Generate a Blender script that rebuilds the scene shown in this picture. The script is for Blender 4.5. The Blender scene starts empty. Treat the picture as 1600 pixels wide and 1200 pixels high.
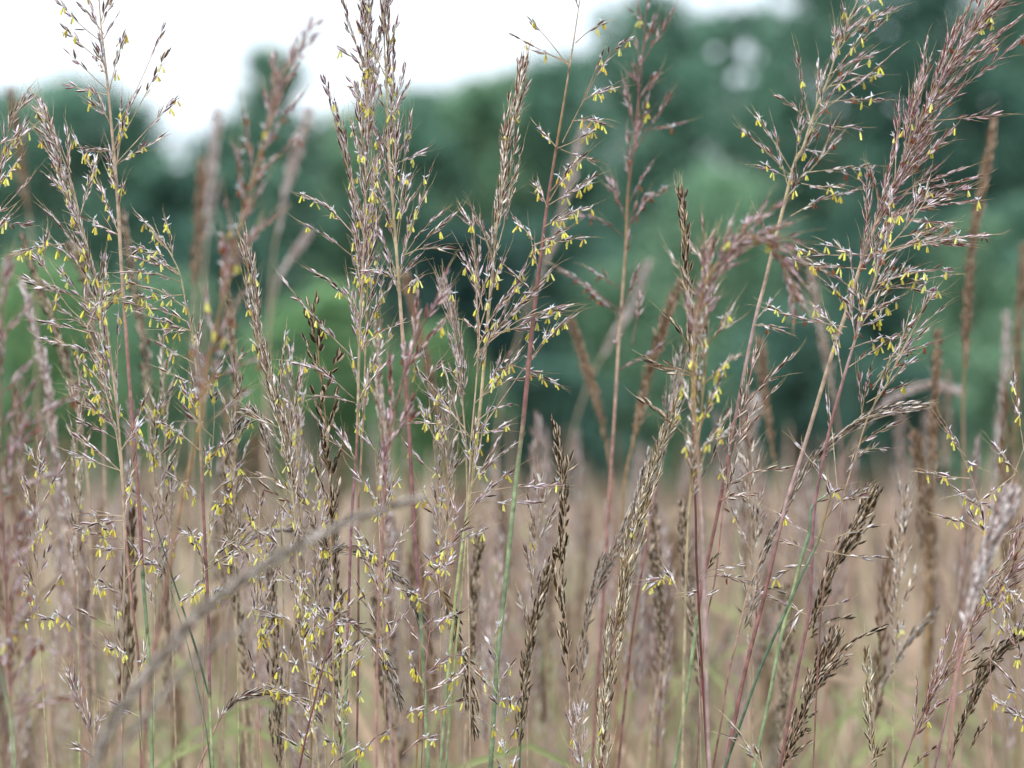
import bpy, math, random
import numpy as np
from mathutils import Vector, Matrix

R = math.radians
scn = bpy.context.scene
C = scn.collection
# ---------------------------------------------------------------- camera geometry
FOC = 1.60                      # focus distance, m
PXM = 0.42 / 1600               # metres per photo pixel at the focus distance
K = FOC / PXM                   # photo pixels per unit slope
CAM_H = 1.60
HORIZON = 770.0
PITCH = math.atan((HORIZON - 600) / K)
CP, SP = math.cos(PITCH), math.sin(PITCH)
U = PXM                         # one 'unit': a pixel at the focus plane


def P(x, y, D):
    xc = (x - 800) / K * D
    yc = (600 - y) / K * D
    return np.array([xc, D * CP - yc * SP, CAM_H + D * SP + yc * CP])


# ---------------------------------------------------------------- materials
def nmat(name):
    m = bpy.data.materials.new(name)
    m.use_nodes = True
    nt = m.node_tree
    for n in list(nt.nodes):
        nt.nodes.remove(n)
    return m, nt


def tissue(name, trans=0.3, rough=0.6, spec=0.25, nscale=900.0, amt=0.35, objvar=0.0):
    """Plant tissue: colour attribute x fine noise, partly translucent."""
    m, nt = nmat(name)
    N, L = nt.nodes, nt.links
    out = N.new('ShaderNodeOutputMaterial')
    at = N.new('ShaderNodeAttribute'); at.attribute_name = 'tint'
    tc = N.new('ShaderNodeTexCoord')
    nz = N.new('ShaderNodeTexNoise'); nz.inputs['Scale'].default_value = nscale; nz.inputs['Detail'].default_value = 3
    L.new(tc.outputs['Object'], nz.inputs['Vector'])
    mr = N.new('ShaderNodeMapRange')
    mr.inputs['From Min'].default_value = 0.3; mr.inputs['From Max'].default_value = 0.7
    mr.inputs['To Min'].default_value = 1 - amt; mr.inputs['To Max'].default_value = 1 + amt
    L.new(nz.outputs['Fac'], mr.inputs['Value'])
    mul = N.new('ShaderNodeVectorMath'); mul.operation = 'SCALE'
    L.new(at.outputs['Color'], mul.inputs[0]); L.new(mr.outputs['Result'], mul.inputs['Scale'])
    col = mul.outputs['Vector']
    if objvar > 0:
        oi = N.new('ShaderNodeObjectInfo')
        m2 = N.new('ShaderNodeMapRange')
        m2.inputs['To Min'].default_value = 1 - objvar; m2.inputs['To Max'].default_value = 1 + objvar
        L.new(oi.outputs['Random'], m2.inputs['Value'])
        s2 = N.new('ShaderNodeVectorMath'); s2.operation = 'SCALE'
        L.new(col, s2.inputs[0]); L.new(m2.outputs['Result'], s2.inputs['Scale'])
        col = s2.outputs['Vector']
    pb = N.new('ShaderNodeBsdfPrincipled')
    pb.inputs['Roughness'].default_value = rough
    pb.inputs['Specular IOR Level'].default_value = spec
    L.new(col, pb.inputs['Base Color'])
    tr = N.new('ShaderNodeBsdfTranslucent'); L.new(col, tr.inputs['Color'])
    mx = N.new('ShaderNodeMixShader'); mx.inputs[0].default_value = trans
    L.new(pb.outputs[0], mx.inputs[1]); L.new(tr.outputs[0], mx.inputs[2])
    L.new(mx.outputs[0], out.inputs['Surface'])
    return m


M_STEM = tissue('grass_stem', 0.08, 0.5, 0.35, 260, 0.4)
M_SPIK = tissue('spikelet', 0.22, 0.6, 0.3, 500, 0.5)
M_ANTH = tissue('anther', 0.35, 0.6, 0.2, 700, 0.15)
M_LEAF = tissue('grass_leaf', 0.35, 0.5, 0.35, 300, 0.25)
M_FIELD = tissue('field_grass', 0.30, 0.7, 0.15, 40, 0.25, 0.25)
M_CROWN = tissue('tree_leaf', 0.45, 0.6, 0.15, 0.5, 0.35)
M_BARK = tissue('bark', 0.0, 0.9, 0.1, 6, 0.5)


def ground_mat():
    m, nt = nmat('meadow_soil')
    N, L = nt.nodes, nt.links
    out = N.new('ShaderNodeOutputMaterial'); pb = N.new('ShaderNodeBsdfPrincipled')
    pb.inputs['Roughness'].default_value = 0.95
    tc = N.new('ShaderNodeTexCoord')
    nz = N.new('ShaderNodeTexNoise'); nz.inputs['Scale'].default_value = 1.3; nz.inputs['Detail'].default_value = 8
    L.new(tc.outputs['Object'], nz.inputs['Vector'])
    cr = N.new('ShaderNodeValToRGB')
    e = cr.color_ramp.elements
    e[0].position = 0.3; e[0].color = (0.12, 0.13, 0.06, 1)
    e[1].position = 0.7; e[1].color = (0.33, 0.25, 0.18, 1)
    L.new(nz.outputs['Fac'], cr.inputs[0]); L.new(cr.outputs[0], pb.inputs['Base Color'])
    L.new(pb.outputs[0], out.inputs['Surface'])
    return m


# ---------------------------------------------------------------- mesh builder
class MB:
    def __init__(s):
        s.v, s.q, s.t, s.qc, s.tc, s.n = [], [], [], [], [], 0

    def add(s, v, q, t, qc, tc):
        s.v.append(v)
        if len(q): s.q.append(q + s.n); s.qc.append(qc)
        if len(t): s.t.append(t + s.n); s.tc.append(tc)
        s.n += len(v)

    def build(s, name, mat, parent=None, origin=None, smooth=True):
        me = bpy.data.meshes.new(name)
        if s.n:
            v = np.concatenate(s.v).astype(np.float64)
            if origin is not None: v = v - np.asarray(origin)
            q = np.concatenate(s.q) if s.q else np.zeros((0, 4), int)
            t = np.concatenate(s.t) if s.t else np.zeros((0, 3), int)
            qc = np.concatenate(s.qc) if s.qc else np.zeros((0, 3))
            tc = np.concatenate(s.tc) if s.tc else np.zeros((0, 3))
            nf = len(q) + len(t); nl = 4 * len(q) + 3 * len(t)
            me.vertices.add(len(v)); me.vertices.foreach_set('co', v.ravel())
            me.loops.add(nl); me.loops.foreach_set('vertex_index', np.concatenate([q.ravel(), t.ravel()]).astype(np.int32))
            me.polygons.add(nf)
            st = np.concatenate([np.arange(len(q)) * 4, 4 * len(q) + np.arange(len(t)) * 3]).astype(np.int32)
            me.polygons.foreach_set('loop_start', st)
            me.update(calc_edges=True)
            a = me.color_attributes.new('tint', 'FLOAT_COLOR', 'CORNER')
            col = np.ones((nl, 4)); col[:4 * len(q), :3] = np.repeat(qc, 4, 0); col[4 * len(q):, :3] = np.repeat(tc, 3, 0)
            a.data.foreach_set('color', col.ravel().astype(np.float32))
            me.polygons.foreach_set('use_smooth', np.full(nf, smooth, dtype=bool))
            me.materials.append(mat)
        o = bpy.data.objects.new(name, me); C.objects.link(o)
        if parent is not None: o.parent = parent
        return o


def unit(a):
    a = np.asarray(a, float); n = np.linalg.norm(a)
    return a / n if n > 1e-12 else np.array([0, 0, 1.0])


def frame(d, rnd=None):
    d = unit(d)
    h = np.array([0, 1.0, 0]) if abs(d[1]) < 0.9 else np.array([1.0, 0, 0])
    a = unit(np.cross(h, d)); b = np.cross(d, a)
    if rnd is not None:
        c, s_ = math.cos(rnd), math.sin(rnd)
        a, b = a * c + b * s_, b * c - a * s_
    return np.stack([a, b, d], 1)          # columns


def tube(mb, pts, rad, cols, sides=6):
    """pts (n,3), rad (n,), cols (n,3)"""
    pts = np.asarray(pts, float); n = len(pts)
    tan = np.gradient(pts, axis=0)
    vs = []
    a0 = None
    for i in range(n):
        d = unit(tan[i])
        if a0 is None: F = frame(d); a0 = F[:, 0]
        a = unit(a0 - d * np.dot(a0, d)); b = np.cross(d, a); a0 = a
        for k in range(sides):
            t = 2 * math.pi * k / sides
            vs.append(pts[i] + rad[i] * (a * math.cos(t) + b * math.sin(t)))
    i = np.arange(n - 1)[:, None] * sides; k = np.arange(sides)[None, :]; k2 = (k + 1) % sides
    q = np.stack([i + k, i + k2, i + sides + k2, i + sides + k], -1).reshape(-1, 4)
    cols = np.asarray(cols, float)
    qc = np.repeat((cols[:-1] + cols[1:]) / 2, sides, 0)
    mb.add(np.array(vs), q, np.zeros((0, 3), int), qc, np.zeros((0, 3)))


def spindle(radii, zs, sides=6, flat=0.75):
    v, q, ci = [], [], []
    for r, z in zip(radii, zs):
        for k in range(sides):
            t = 2 * math.pi * k / sides
            v.append((r * math.cos(t), r * flat * math.sin(t), z))
    for i in range(len(zs) - 1):
        for k in range(sides):
            q.append((i * sides + k, i * sides + (k + 1) % sides, (i + 1) * sides + (k + 1) % sides, (i + 1) * sides + k)); ci.append(k)
    return np.array(v), np.array(q), np.array(ci)


SPV, SPQ, SPC = spindle([.18, .75, 1.0, .8, .06], [0, .16, .42, .72, 1.0], 8)
LOV, LOQ, LOC = spindle([.2, 1.0, .08], [0, .42, 1.0], 5)
ANV, ANQ, ANC = spindle([.25, .55, .7, .65], [0, .25, .7, 1.0], 4, 1.0)
PALE_SIDE = np.array([0, 0, 2, 1, 0, 0, 2, 2])     # 0 body, 1 mid, 2 pale margin
PALE_LOW = np.array([0, 1, 0, 2, 0])

KIND = {   # body, mid, pale margin (linear albedo)
    'flower': [((.17, .075, .07), (.36, .23, .23), (.80, .74, .80)), ((.29, .165, .18), (.44, .33, .36), (.85, .81, .90)),
               ((.19, .105, .055), (.38, .28, .20), (.78, .73, .70)), ((.075, .032, .02), (.27, .165, .12), (.76, .70, .70))],
    'brown': [((.08, .035, .018), (.30, .19, .12), (.82, .76, .68)), ((.14, .07, .035), (.38, .27, .19), (.84, .79, .72)),
              ((.25, .13, .09), (.46, .34, .29), (.86, .82, .82))],
    'mature': [((.018, .011, .006), (.09, .06, .03), (.55, .44, .33)), ((.045, .028, .014), (.15, .105, .06), (.60, .49, .38)),
               ((.09, .055, .025), (.22, .16, .10), (.64, .55, .46))],
    'grey': [((.14, .10, .07), (.34, .28, .24), (.66, .61, .58)), ((.06, .042, .025), (.26, .21, .17), (.62, .56, .52))],
    'rust': [((.15, .045, .035), (.30, .15, .14), (.60, .48, .52)), ((.24, .11, .12), (.38, .24, .26), (.70, .60, .66)), ((.20, .07, .05), (.34, .18, .15), (.60, .50, .50))],
    'umber': [((.13, .070, .035), (.25, .155, .095), (.42, .31, .23)), ((.17, .10, .05), (.29, .19, .12), (.46, .35, .27)), ((.09, .05, .03), (.22, .14, .09), (.40, .30, .23))],
    'silver': [((.38, .28, .26), (.56, .47, .45), (.84, .80, .82)), ((.26, .16, .14), (.50, .40, .38), (.82, .77, .80))],
    'olive': [((.13, .08, .035), (.36, .27, .16), (.78, .72, .58)), ((.20, .12, .05), (.44, .34, .21), (.80, .74, .62))],
}
AWN = np.array((.62, .50, .32))


def put(mb, V, Q, cidx, pal, pos, F, sx, sz, rng):
    v = (V * np.array([sx, sx, sz])) @ F.T + pos
    mb.add(v, Q, np.zeros((0, 3), int), pal[cidx] * (0.82 + 0.36 * rng.random()), np.zeros((0, 3)))


def awn(mb, p, d, L, rng, r=0.4):
    """a fine bent bristle"""
    n = 4
    side = np.array([rng.gauss(0, 1) for _ in range(3)]); side = unit(side - d * np.dot(side, d))
    pts = [p]
    dd = d
    for i in range(n - 1):
        dd = unit(dd + side * (0.10 if i else 0.02) * rng.uniform(.5, 2.2))
        pts.append(pts[-1] + dd * L / (n - 1))
    tube(mb, pts, [r * U, r * .8 * U, r * .6 * U, r * .25 * U], np.repeat([AWN * rng.uniform(.75, 1.25)], n, 0), 3)


def spikelet(mb, pos, d, kind, rng, L=22.0, W=2.7, low=False, awns=0.5, fuzz=0.5):
    """One spikelet: lens shaped body with pale margins, white hairs at its foot and an awn."""
    pal = np.array(rng.choice(KIND[kind]))
    if kind == 'mature': L, W = L * .9, W * 1.12
    F = frame(d, rng.uniform(0, 6.28))
    L_ = L * rng.uniform(.72, 1.18) * U; W_ = W * rng.uniform(.7, 1.2) * U
    if low:
        put(mb, LOV, LOQ, PALE_LOW[LOC], pal, pos, F, W_, L_, rng); return
    put(mb, SPV, SPQ, PALE_SIDE[SPC], pal, pos, F, W_, L_, rng)
    if rng.random() < awns:
        awn(mb, pos + F[:, 2] * L_ * .93, unit(F[:, 2] + .12 * F[:, 0]), rng.uniform(16, 40) * U, rng)
    if rng.random() < fuzz:
        # sterile hairy pedicel beside the spikelet, and a few white hairs
        a = unit(F[:, 2] + F[:, 0] * rng.uniform(.15, .45))
        Lp = L_ * rng.uniform(.5, .85)
        pts = [pos, pos + a * Lp * .5 + F[:, 0] * .6 * U, pos + a * Lp]
        tube(mb, pts, [.5 * U, .75 * U, .2 * U], np.repeat([pal[2]], 3, 0), 3)
        vs, ts = [], []
        for k in range(4):
            an = rng.uniform(0, 6.28)
            hd = unit(F[:, 2] + (F[:, 0] * math.cos(an) + F[:, 1] * math.sin(an)) * rng.uniform(.25, .7))
            h = pos + hd * rng.uniform(5, 9) * U
            w = F[:, 1] * .6 * U
            vs += [pos - w, pos + w, h]; ts.append((3 * k, 3 * k + 1, 3 * k + 2))
        mb.add(np.array(vs), np.zeros((0, 4), int), np.array(ts), np.zeros((0, 3)), np.repeat([np.array((.84, .82, .84))], 4, 0))


YEL = [np.array((.96, .92, .16)), np.array((.95, .93, .26)), np.array((.96, .95, .38)), np.array((.86, .74, .14)), np.array((.80, .80, .30)), np.array((.76, .60, .12))]
RUST = [np.array((.30, .10, .05)), np.array((.22, .07, .04)), np.array((.38, .15, .07))]
WHT = np.array((.86, .90, .96))


def anthers(mb, p, rng, rust=False, stig=True):
    """two or three anthers hanging on short threads, and feathery white stigmas"""
    for k in range(rng.choice((2, 2, 3))):
        a = rng.uniform(0, 6.28); sp = rng.uniform(.05, .6)
        d = unit(np.array([math.cos(a) * sp + (.16 if k % 2 else -.16), math.sin(a) * sp, -1]))
        dr = rng.uniform(1.5, 5.5)
        q0 = p + d * dr * U
        c = rng.choice(RUST if rust else YEL)
        L = rng.uniform(6.5, 13.5) * (0.85 if rust else 1)
        tube(mb, [p, q0], [.3 * U, .3 * U], [WHT * .9] * 2, 3)
        put(mb, ANV, ANQ, ANC % 2, np.array([c, c * .86]), q0, frame(d, rng.uniform(0, 6)), rng.uniform(2.0, 2.8) * U, L * U, rng)
    if stig:
        for k in range(rng.choice((1, 2, 2, 3))):
            a = rng.uniform(0, 6.28)
            d = unit(np.array([math.cos(a) * rng.uniform(.4, 1.1), math.sin(a) * .7, rng.uniform(.1, 1.0)]))
            put(mb, LOV, LOQ, LOC * 0, np.array([WHT]), p, frame(d, a), rng.uniform(.9, 1.5) * U, rng.uniform(5, 12) * U, rng)


# ---------------------------------------------------------------- curves
def catmull(pts, per=8):
    pts = np.asarray(pts, float)
    p = np.vstack([2 * pts[0] - pts[1], pts, 2 * pts[-1] - pts[-2]])
    out = []
    for i in range(1, len(p) - 2):
        for k in range(per):
            t = k / per
            out.append(.5 * (2 * p[i] + (p[i + 1] - p[i - 1]) * t + (2 * p[i - 1] - 5 * p[i] + 4 * p[i + 1] - p[i + 2]) * t * t
                             + (3 * p[i] - p[i - 1] - 3 * p[i + 1] + p[i + 2]) * t ** 3))
    out.append(pts[-1])
    return np.array(out)


class Curve:
    def __init__(s, pts):
        s.p = np.asarray(pts); d = np.linalg.norm(np.diff(s.p, axis=0), axis=1)
        s.s = np.concatenate([[0], np.cumsum(d)]); s.L = s.s[-1]

    def at(s, x):
        if x < 0: return s.p[0] + unit(s.p[0] - s.p[1]) * (-x)
        if x >= s.L: return s.p[-1] + unit(s.p[-1] - s.p[-2]) * (x - s.L)
        return np.array([np.interp(x, s.s, s.p[:, k]) for k in range(3)])

    def tan(s, x, h=None):
        h = h or 6 * U
        return unit(s.at(x + h) - s.at(x - h))


COL = dict(tan=(.45, .34, .25), straw=(.45, .37, .24), pink=(.40, .23, .20), dpink=(.24, .115, .105), purple=(.27, .14, .165), green=(.25, .325, .18),
           teal=(.175, .25, .15), dgreen=(.08, .14, .09), ygreen=(.37, .42, .20), maroon=(.12, .035, .035), brown=(.30, .19, .09), grey=(.30, .26, .24),
           mauve=(.42, .30, .30), sage=(.34, .36, .22))


def colour_at(stops, y):
    if y <= stops[0][0]: return np.array(COL[stops[0][1]])
    for (a, ca), (b, cb) in zip(stops, stops[1:]):
        if y <= b:
            t = (y - a) / (b - a)
            return np.array(COL[ca]) * (1 - t) + np.array(COL[cb]) * t
    return np.array(COL[stops[-1][1]])


TILE = {'A': (0, 0, 2.963), 'B': (0, 400, 2.963), 'C': (0, 800, 2.963), 'D': (440, 0, 2.963), 'E': (440, 400, 2.963), 'F': (440, 800, 2.963),
        'G': (900, 0, 2.963), 'H': (1060, 0, 2.963), 'I': (1060, 400, 2.963), 'J': (1060, 800, 2.963), 'K': (800, 400, 3.0), 'X': (0, 0, 1.0)}


def tp(t, x, y):
    ox, oy, s = TILE[t]
    return ox + x / s, oy + y / s


def tag(o, label, cat=None, group=None, kind=None):
    if label: o['label'] = label
    if cat: o['category'] = cat
    if group: o['group'] = group
    if kind: o['kind'] = kind
    return o


def blade(mb, pts, w, col, fold=0.25):
    """a grass blade: folded tapering ribbon"""
    pts = np.asarray(pts, float); n = len(pts); tan = np.gradient(pts, axis=0)
    vs = []
    for i in range(n):
        d = unit(tan[i]); s = unit(np.cross(d, np.array([.25, 1, .1]))); nn = np.cross(s, d)
        t = i / (n - 1)
        ww = w * (1 - t) ** .6 * min(1, .55 + t * 3) * .5 + 1e-5
        vs += [pts[i] - s * ww + nn * ww * fold, pts[i], pts[i] + s * ww + nn * ww * fold]
    q, c = [], []
    for i in range(n - 1):
        for k in (0, 1):
            q.append((3 * i + k, 3 * i + k + 1, 3 * i + 4 + k, 3 * i + 3 + k)); c.append(np.array(col) * (1.0 if k else .88))
    mb.add(np.array(vs), np.array(q), np.zeros((0, 3), int), np.array(c), np.zeros((0, 3)))


def build_branch(root, base0, pts, kind, rng, bare, flow, rust, spacing, low, awns, fuzz, diverge, scol, SL, SW, fork=True, rr=.55):
    cv = Curve(catmull(pts, 5))
    mb, sm, am = MB(), MB(), MB()
    n = max(4, int(cv.L / (14 * U)))
    sp = np.array([cv.at(cv.L * i / (n - 1)) for i in range(n)])
    tube(mb, sp, np.linspace(1.1, rr, n) * U * .8, np.repeat([scol], n, 0), 4)
    x = cv.L * bare
    side = rng.uniform(0, 6.28)
    na = 0
    while x < cv.L - 6 * U:
        p = cv.at(x); t = cv.tan(x); F = frame(t)
        side += math.pi + rng.uniform(-.9, .9)
        o = F[:, 0] * math.cos(side) + F[:, 1] * math.sin(side)
        d = unit(t + o * diverge * (rng.uniform(.3, 1.5) if rng.random() < .9 else rng.uniform(1.5, 3.5)))
        ped = rng.uniform(0, 3) * U if not low else 0
        q = p + d * ped + o * .8 * U
        spikelet(sm, q, d, kind, rng, SL, SW, low, awns, fuzz)
        if not low and rng.random() < flow * 1.02:
            anthers(am, q + d * SL * rng.uniform(.45, .8) * U, rng, rust and rng.random() < rust); na += 1
        x += spacing * rng.uniform(.55, 1.5) * (2.2 if rng.random() < .06 else 1) * U
    # the tip spikelet
    spikelet(sm, cv.at(cv.L - 6 * U), cv.tan(cv.L - 5 * U), kind, rng, SL, SW * .9, low, 1.0 if awns > .2 else 0, fuzz)
    b = mb.build('panicle_branch', M_STEM, root, base0)
    sm.build('raceme', M_SPIK, b, base0)
    if na: am.build('anther_cluster', M_ANTH, b, base0)
    return b


SEED = [100]


def plant(label, ax, D, kind, w, cols, pl=400, nb=16, bl=(70, 130), ang=(18, 38), bias=0.0, bare=.3, flow=.3, rust=0, spacing=11,
          dense=False, low=False, awns=.6, fuzz=.7, SL=19.5, SW=2.25, br=(), blades=(), cut=0.0, lift=.15, cat='grass stalk', group=None, wr=15,
          diverge=.22, nodes=(), fill_top=0, twigs=0.35):
    """one grass stalk. ax: photo pixels from tip to foot; D depth or (D_tip, D_foot). Built where it stands, down to the soil."""
    SEED[0] += 1
    rng = random.Random(SEED[0])
    Dt, Db = D if isinstance(D, tuple) else (D, D)
    pts = [P(x, y, Dt + (Db - Dt) * i / (len(ax) - 1)) for i, (x, y) in enumerate(ax)]
    # continue below the picture to the soil
    last, dirn = pts[-1], unit(pts[-1] - pts[-2])
    dirn = unit(dirn * np.array([.55, .55, 1]))
    if last[2] > 0.05:
        drop = last[2]
        a = last + dirn * (drop * .35 / max(.3, -dirn[2]))
        b = a + unit(dirn * np.array([.35, .35, 1])) * drop * .35
        g = np.array([b[0] + (b[0] - a[0]) * .3, b[1] + (b[1] - a[1]) * .3, 0.0])
        ext = [a, b, g]
    else:
        ext = []
    npic = len(pts)
    cv = Curve(catmull(pts, 8))
    full = np.vstack([catmull(pts, 8), catmull([pts[-1]] + ext, 5)[1:]]) if ext else catmull(pts, 8)
    root = bpy.data.objects.new('indian_grass_stalk', None); C.objects.link(root)
    base = full[-1].copy(); root.location = base
    root.empty_display_size = .02
    tag(root, label, cat, group)
    # stem
    ys, rad, cc = [], [], []
    sl = np.concatenate([[0], np.cumsum(np.linalg.norm(np.diff(full, axis=0), axis=1))])
    for i, p in enumerate(full):
        # height in photo rows at this depth
        d = p[1] * CP + (p[2] - CAM_H) * SP
        yc = -p[1] * SP + (p[2] - CAM_H) * CP
        y = 600 - yc / d * K
        cc.append(colour_at(cols, y) * rng.uniform(.86, 1.12))
        f = min(1, sl[i] / (pl * 1.05 * U))
        rad.append((.35 + (w * .88 / 2 - .35) * f ** .8) * U * (1 + min(2.5, max(0, sl[i] / U - 1100) / 2500)))
    sm = MB(); tube(sm, full, rad, cc, 8)
    for ny in nodes:                      # swollen joints
        k = min(range(len(full)), key=lambda i: abs(colour_y(full[i]) - ny))
        t = unit(full[min(k + 1, len(full) - 1)] - full[k - 1])
        q = [full[k] + t * e * U for e in (-7, -2, 2, 7)]
        tube(sm, q, [rad[k] * 1.02, rad[k] * 1.22, rad[k] * 1.22, rad[k] * 1.02], [cc[k] * .9, cc[k] * .55, cc[k] * .6, cc[k]], 8)
    sm.build('stem', M_STEM, root, base)
    scol = colour_at(cols, ax[0][1] + pl * .3) * 1.05
    common = dict(kind=kind, rng=rng, flow=flow, rust=rust, spacing=spacing, low=low, awns=awns, fuzz=fuzz, diverge=diverge, scol=scol, SL=SL, SW=SW)
    # explicit branches: photo pixels, base -> tip
    sc = 1.0
    for b in br:
        t, x0, y0, x1, y1 = b[:5]
        bb = b[5] if len(b) > 5 else bare
        bul = b[6] if len(b) > 6 else rng.uniform(-.06, .12)
        X0, Y0 = tp(t, x0, y0); X1, Y1 = tp(t, x1, y1)
        d0 = Dt + rng.uniform(-.003, .003); d1 = Dt + rng.uniform(-.018, .018)
        mx, my = (X0 + X1) / 2, (Y0 + Y1) / 2
        L = math.hypot(X1 - X0, Y1 - Y0)
        my -= bul * L
        build_branch(root, base, [P(X0, Y0, d0), P(mx, my, (d0 + d1) / 2), P(X1, Y1, d1)], bare=bb, **dict(common, flow=flow * (.25 if Y1 < 140 and ax[0][0] < 800 else 1)))
    # automatic branches
    azi = rng.uniform(0, 6.28)
    for i in range(nb):
        u = (i + rng.uniform(.1, .9)) / nb                  # 0 tip .. 1 bottom of the panicle
        s0 = (cut + (pl - cut) * u) * U
        prof = (.35 + .65 * min(1, u / .35)) * (1 - .25 * max(0, (u - .75) / .25))
        L = rng.uniform(*bl) * prof * U
        L = min(L, s0 + 14 * U)
        azi += 2.4 + rng.uniform(-.5, .5)
        common['flow'] = flow * (.25 if u < .3 and pl > 250 else 1)
        if dense:
            # lies along the axis, offset a little to the side
            r1 = rng.uniform(.35, 1.0) * wr * prof * U
            q = []
            for k in range(6):
                f = k / 5
                s = s0 - L * f
                p = cv.at(s); t = -cv.tan(s); F = frame(t)
                o = F[:, 0] * math.cos(azi) + F[:, 1] * math.sin(azi)
                q.append(p + o * r1 * (1 - (1 - f) ** 1.7))
            build_branch(root, base, q, bare=bare, **common)
        else:
            p = cv.at(s0); t = -cv.tan(s0)
            F = frame(t)
            az = azi
            o = F[:, 0] * math.cos(az) + F[:, 1] * math.sin(az)
            if bias and rng.random() < abs(bias) and o[0] * bias < 0:
                o = o * np.array([-1, 1, 1])
            a = R(rng.uniform(*ang))
            d = unit(t * math.cos(a) + o * math.sin(a))
            q, pp, dd = [p], p, d
            cl = rng.uniform(-.05, lift)
            for k in range(3):
                pp = pp + dd * L / 3; q.append(pp)
                dd = unit(dd + t * cl + np.array([0, 0, -.06]) * (k + 1) * rng.uniform(0, 1.5))
            build_branch(root, base, q, bare=bare * rng.uniform(.6, 1.3), **common)
            if rng.random() < twigs:        # a side twig of the same branch point
                m = q[1]; d2 = unit(d + F[:, 0] * rng.uniform(-.6, .6) + F[:, 1] * rng.uniform(-.5, .5))
                build_branch(root, base, [m, m + d2 * L * .25, m + d2 * L * .5 + np.array([0, 0, -2 * U])], bare=.15, **common)
    for bd in blades:
        t, bp, wd, colr = bd
        mb = MB(); blade(mb, catmull([P(*tp(t, x, y), Dt + dz) for x, y, dz in bp], 5), wd * U, COL[colr])
        mb.build('leaf_blade', M_LEAF, root, base)
    # low leaves under the picture
    for k in range(2):
        mb = MB(); z = rng.uniform(.25, .8); a = rng.uniform(0, 6.28)
        b0 = full[min(range(len(full)), key=lambda i: abs(full[i][2] - z))]
        o = np.array([math.cos(a), math.sin(a), 0])
        blade(mb, catmull([b0, b0 + o * .08 + np.array([0, 0, .16]), b0 + o * .2 + np.array([0, 0, .24]), b0 + o * .32 + np.array([0, 0, .16])], 4), .006, COL['green'])
        mb.build('leaf_blade', M_LEAF, root, base)
    return root


def colour_y(p):
    d = p[1] * CP + (p[2] - CAM_H) * SP
    return 600 - (-p[1] * SP + (p[2] - CAM_H) * CP) / d * K


PINKG = [(150, 'tan'), (420, 'mauve'), (600, 'pink'), (880, 'dpink')]
G1 = 'flowering grass stalks in sharp focus'

# 1 tall stalk at the left with its head against the sky
plant('tall pink stalk at the left, sparse head against the white sky, green foot', [(152, -60), (157, 30), (168, 130), (183, 300), (190, 420), (204, 620), (218, 800), (223, 898), (234, 1050), (238, 1210)],
      1.60, 'flower', 6.5, [(100, 'tan'), (420, 'tan'), (520, 'pink'), (880, 'dpink'), (900, 'teal'), (1100, 'green')], pl=360, nb=9, bl=(60, 110), ang=(12, 35), flow=.35, nodes=(897,),
      br=[('A', 478, 200, 262, 0, .35), ('A', 490, 300, 300, 130, .5), ('A', 482, 160, 375, 30, .3), ('A', 495, 440, 312, 395, .3), ('A', 500, 420, 310, 240, .5), ('A', 490, 340, 435, 270, .2),
          ('A', 520, 620, 760, 120, .72), ('A', 530, 700, 770, 245, .55), ('A', 535, 760, 812, 455, .55), ('A', 535, 765, 735, 645, .2), ('A', 525, 700, 395, 685, .1),
          ('A', 540, 770, 560, 480, .35), ('A', 540, 765, 590, 500, .4), ('A', 480, 180, 540, 75, .2), ('A', 475, 110, 520, 0, .2), ('A', 540, 850, 500, 740, .1),
          ('A', 548, 960, 575, 860, .1), ('A', 545, 900, 510, 820, .1), ('A', 555, 1095, 350, 640, .12, .05), ('A', 553, 1090, 395, 1010, .1)])
# 2 thick feathery column left
plant('pale feathery head left of the tall pink stalk, leaning left and thick with twigs', [(72, 165), (90, 225), (112, 285), (130, 360), (150, 430), (165, 500), (178, 600), (190, 720), (196, 830), (206, 940), (217, 1040), (221, 1210)],
      (1.63, 1.60), 'flower', 4.5, [(300, 'tan'), (700, 'tan'), (860, 'pink'), (1000, 'dpink')], pl=560, nb=26, bl=(70, 125), ang=(10, 34), bias=-.45, bare=.2, flow=.28, spacing=9,
      br=[('A', 330, 800, 182, 480, .3), ('A', 350, 900, 200, 660, .3), ('A', 360, 960, 235, 830, .3), ('B', 460, 240, 130, 110, .4), ('B', 500, 480, 210, 385, .3), ('B', 500, 380, 262, 230, .2),
          ('B', 540, 720, 345, 605, .2), ('B', 545, 800, 350, 665, .2), ('B', 575, 1000, 330, 910, .5), ('B', 560, 860, 375, 770, .3), ('B', 470, 270, 590, 130, .1), ('B', 450, 180, 480, 10, .2),
          ('B', 540, 580, 548, 290, .3), ('B', 565, 900, 680, 640, .5), ('C', 575, 40, 370, 70, .2), ('C', 575, 20, 410, 10, .2)])
# 3 thin stalk just outside left edge
plant('stalk at the left edge with flowering tips reaching in beside the tree line', [(35, 150), (12, 210), (-10, 300), (-25, 420), (-30, 600), (-40, 900), (-42, 1210)], 1.58, 'flower', 4, PINKG, pl=300, nb=12, bl=(50, 90), ang=(10, 40), bias=.6, flow=.4,
      br=[('A', -30, 900, 90, 740, .4), ('A', -30, 780, 130, 610, .5), ('A', -30, 1060, 120, 1040, .3), ('A', -20, 680, 45, 650, .3)])
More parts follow.
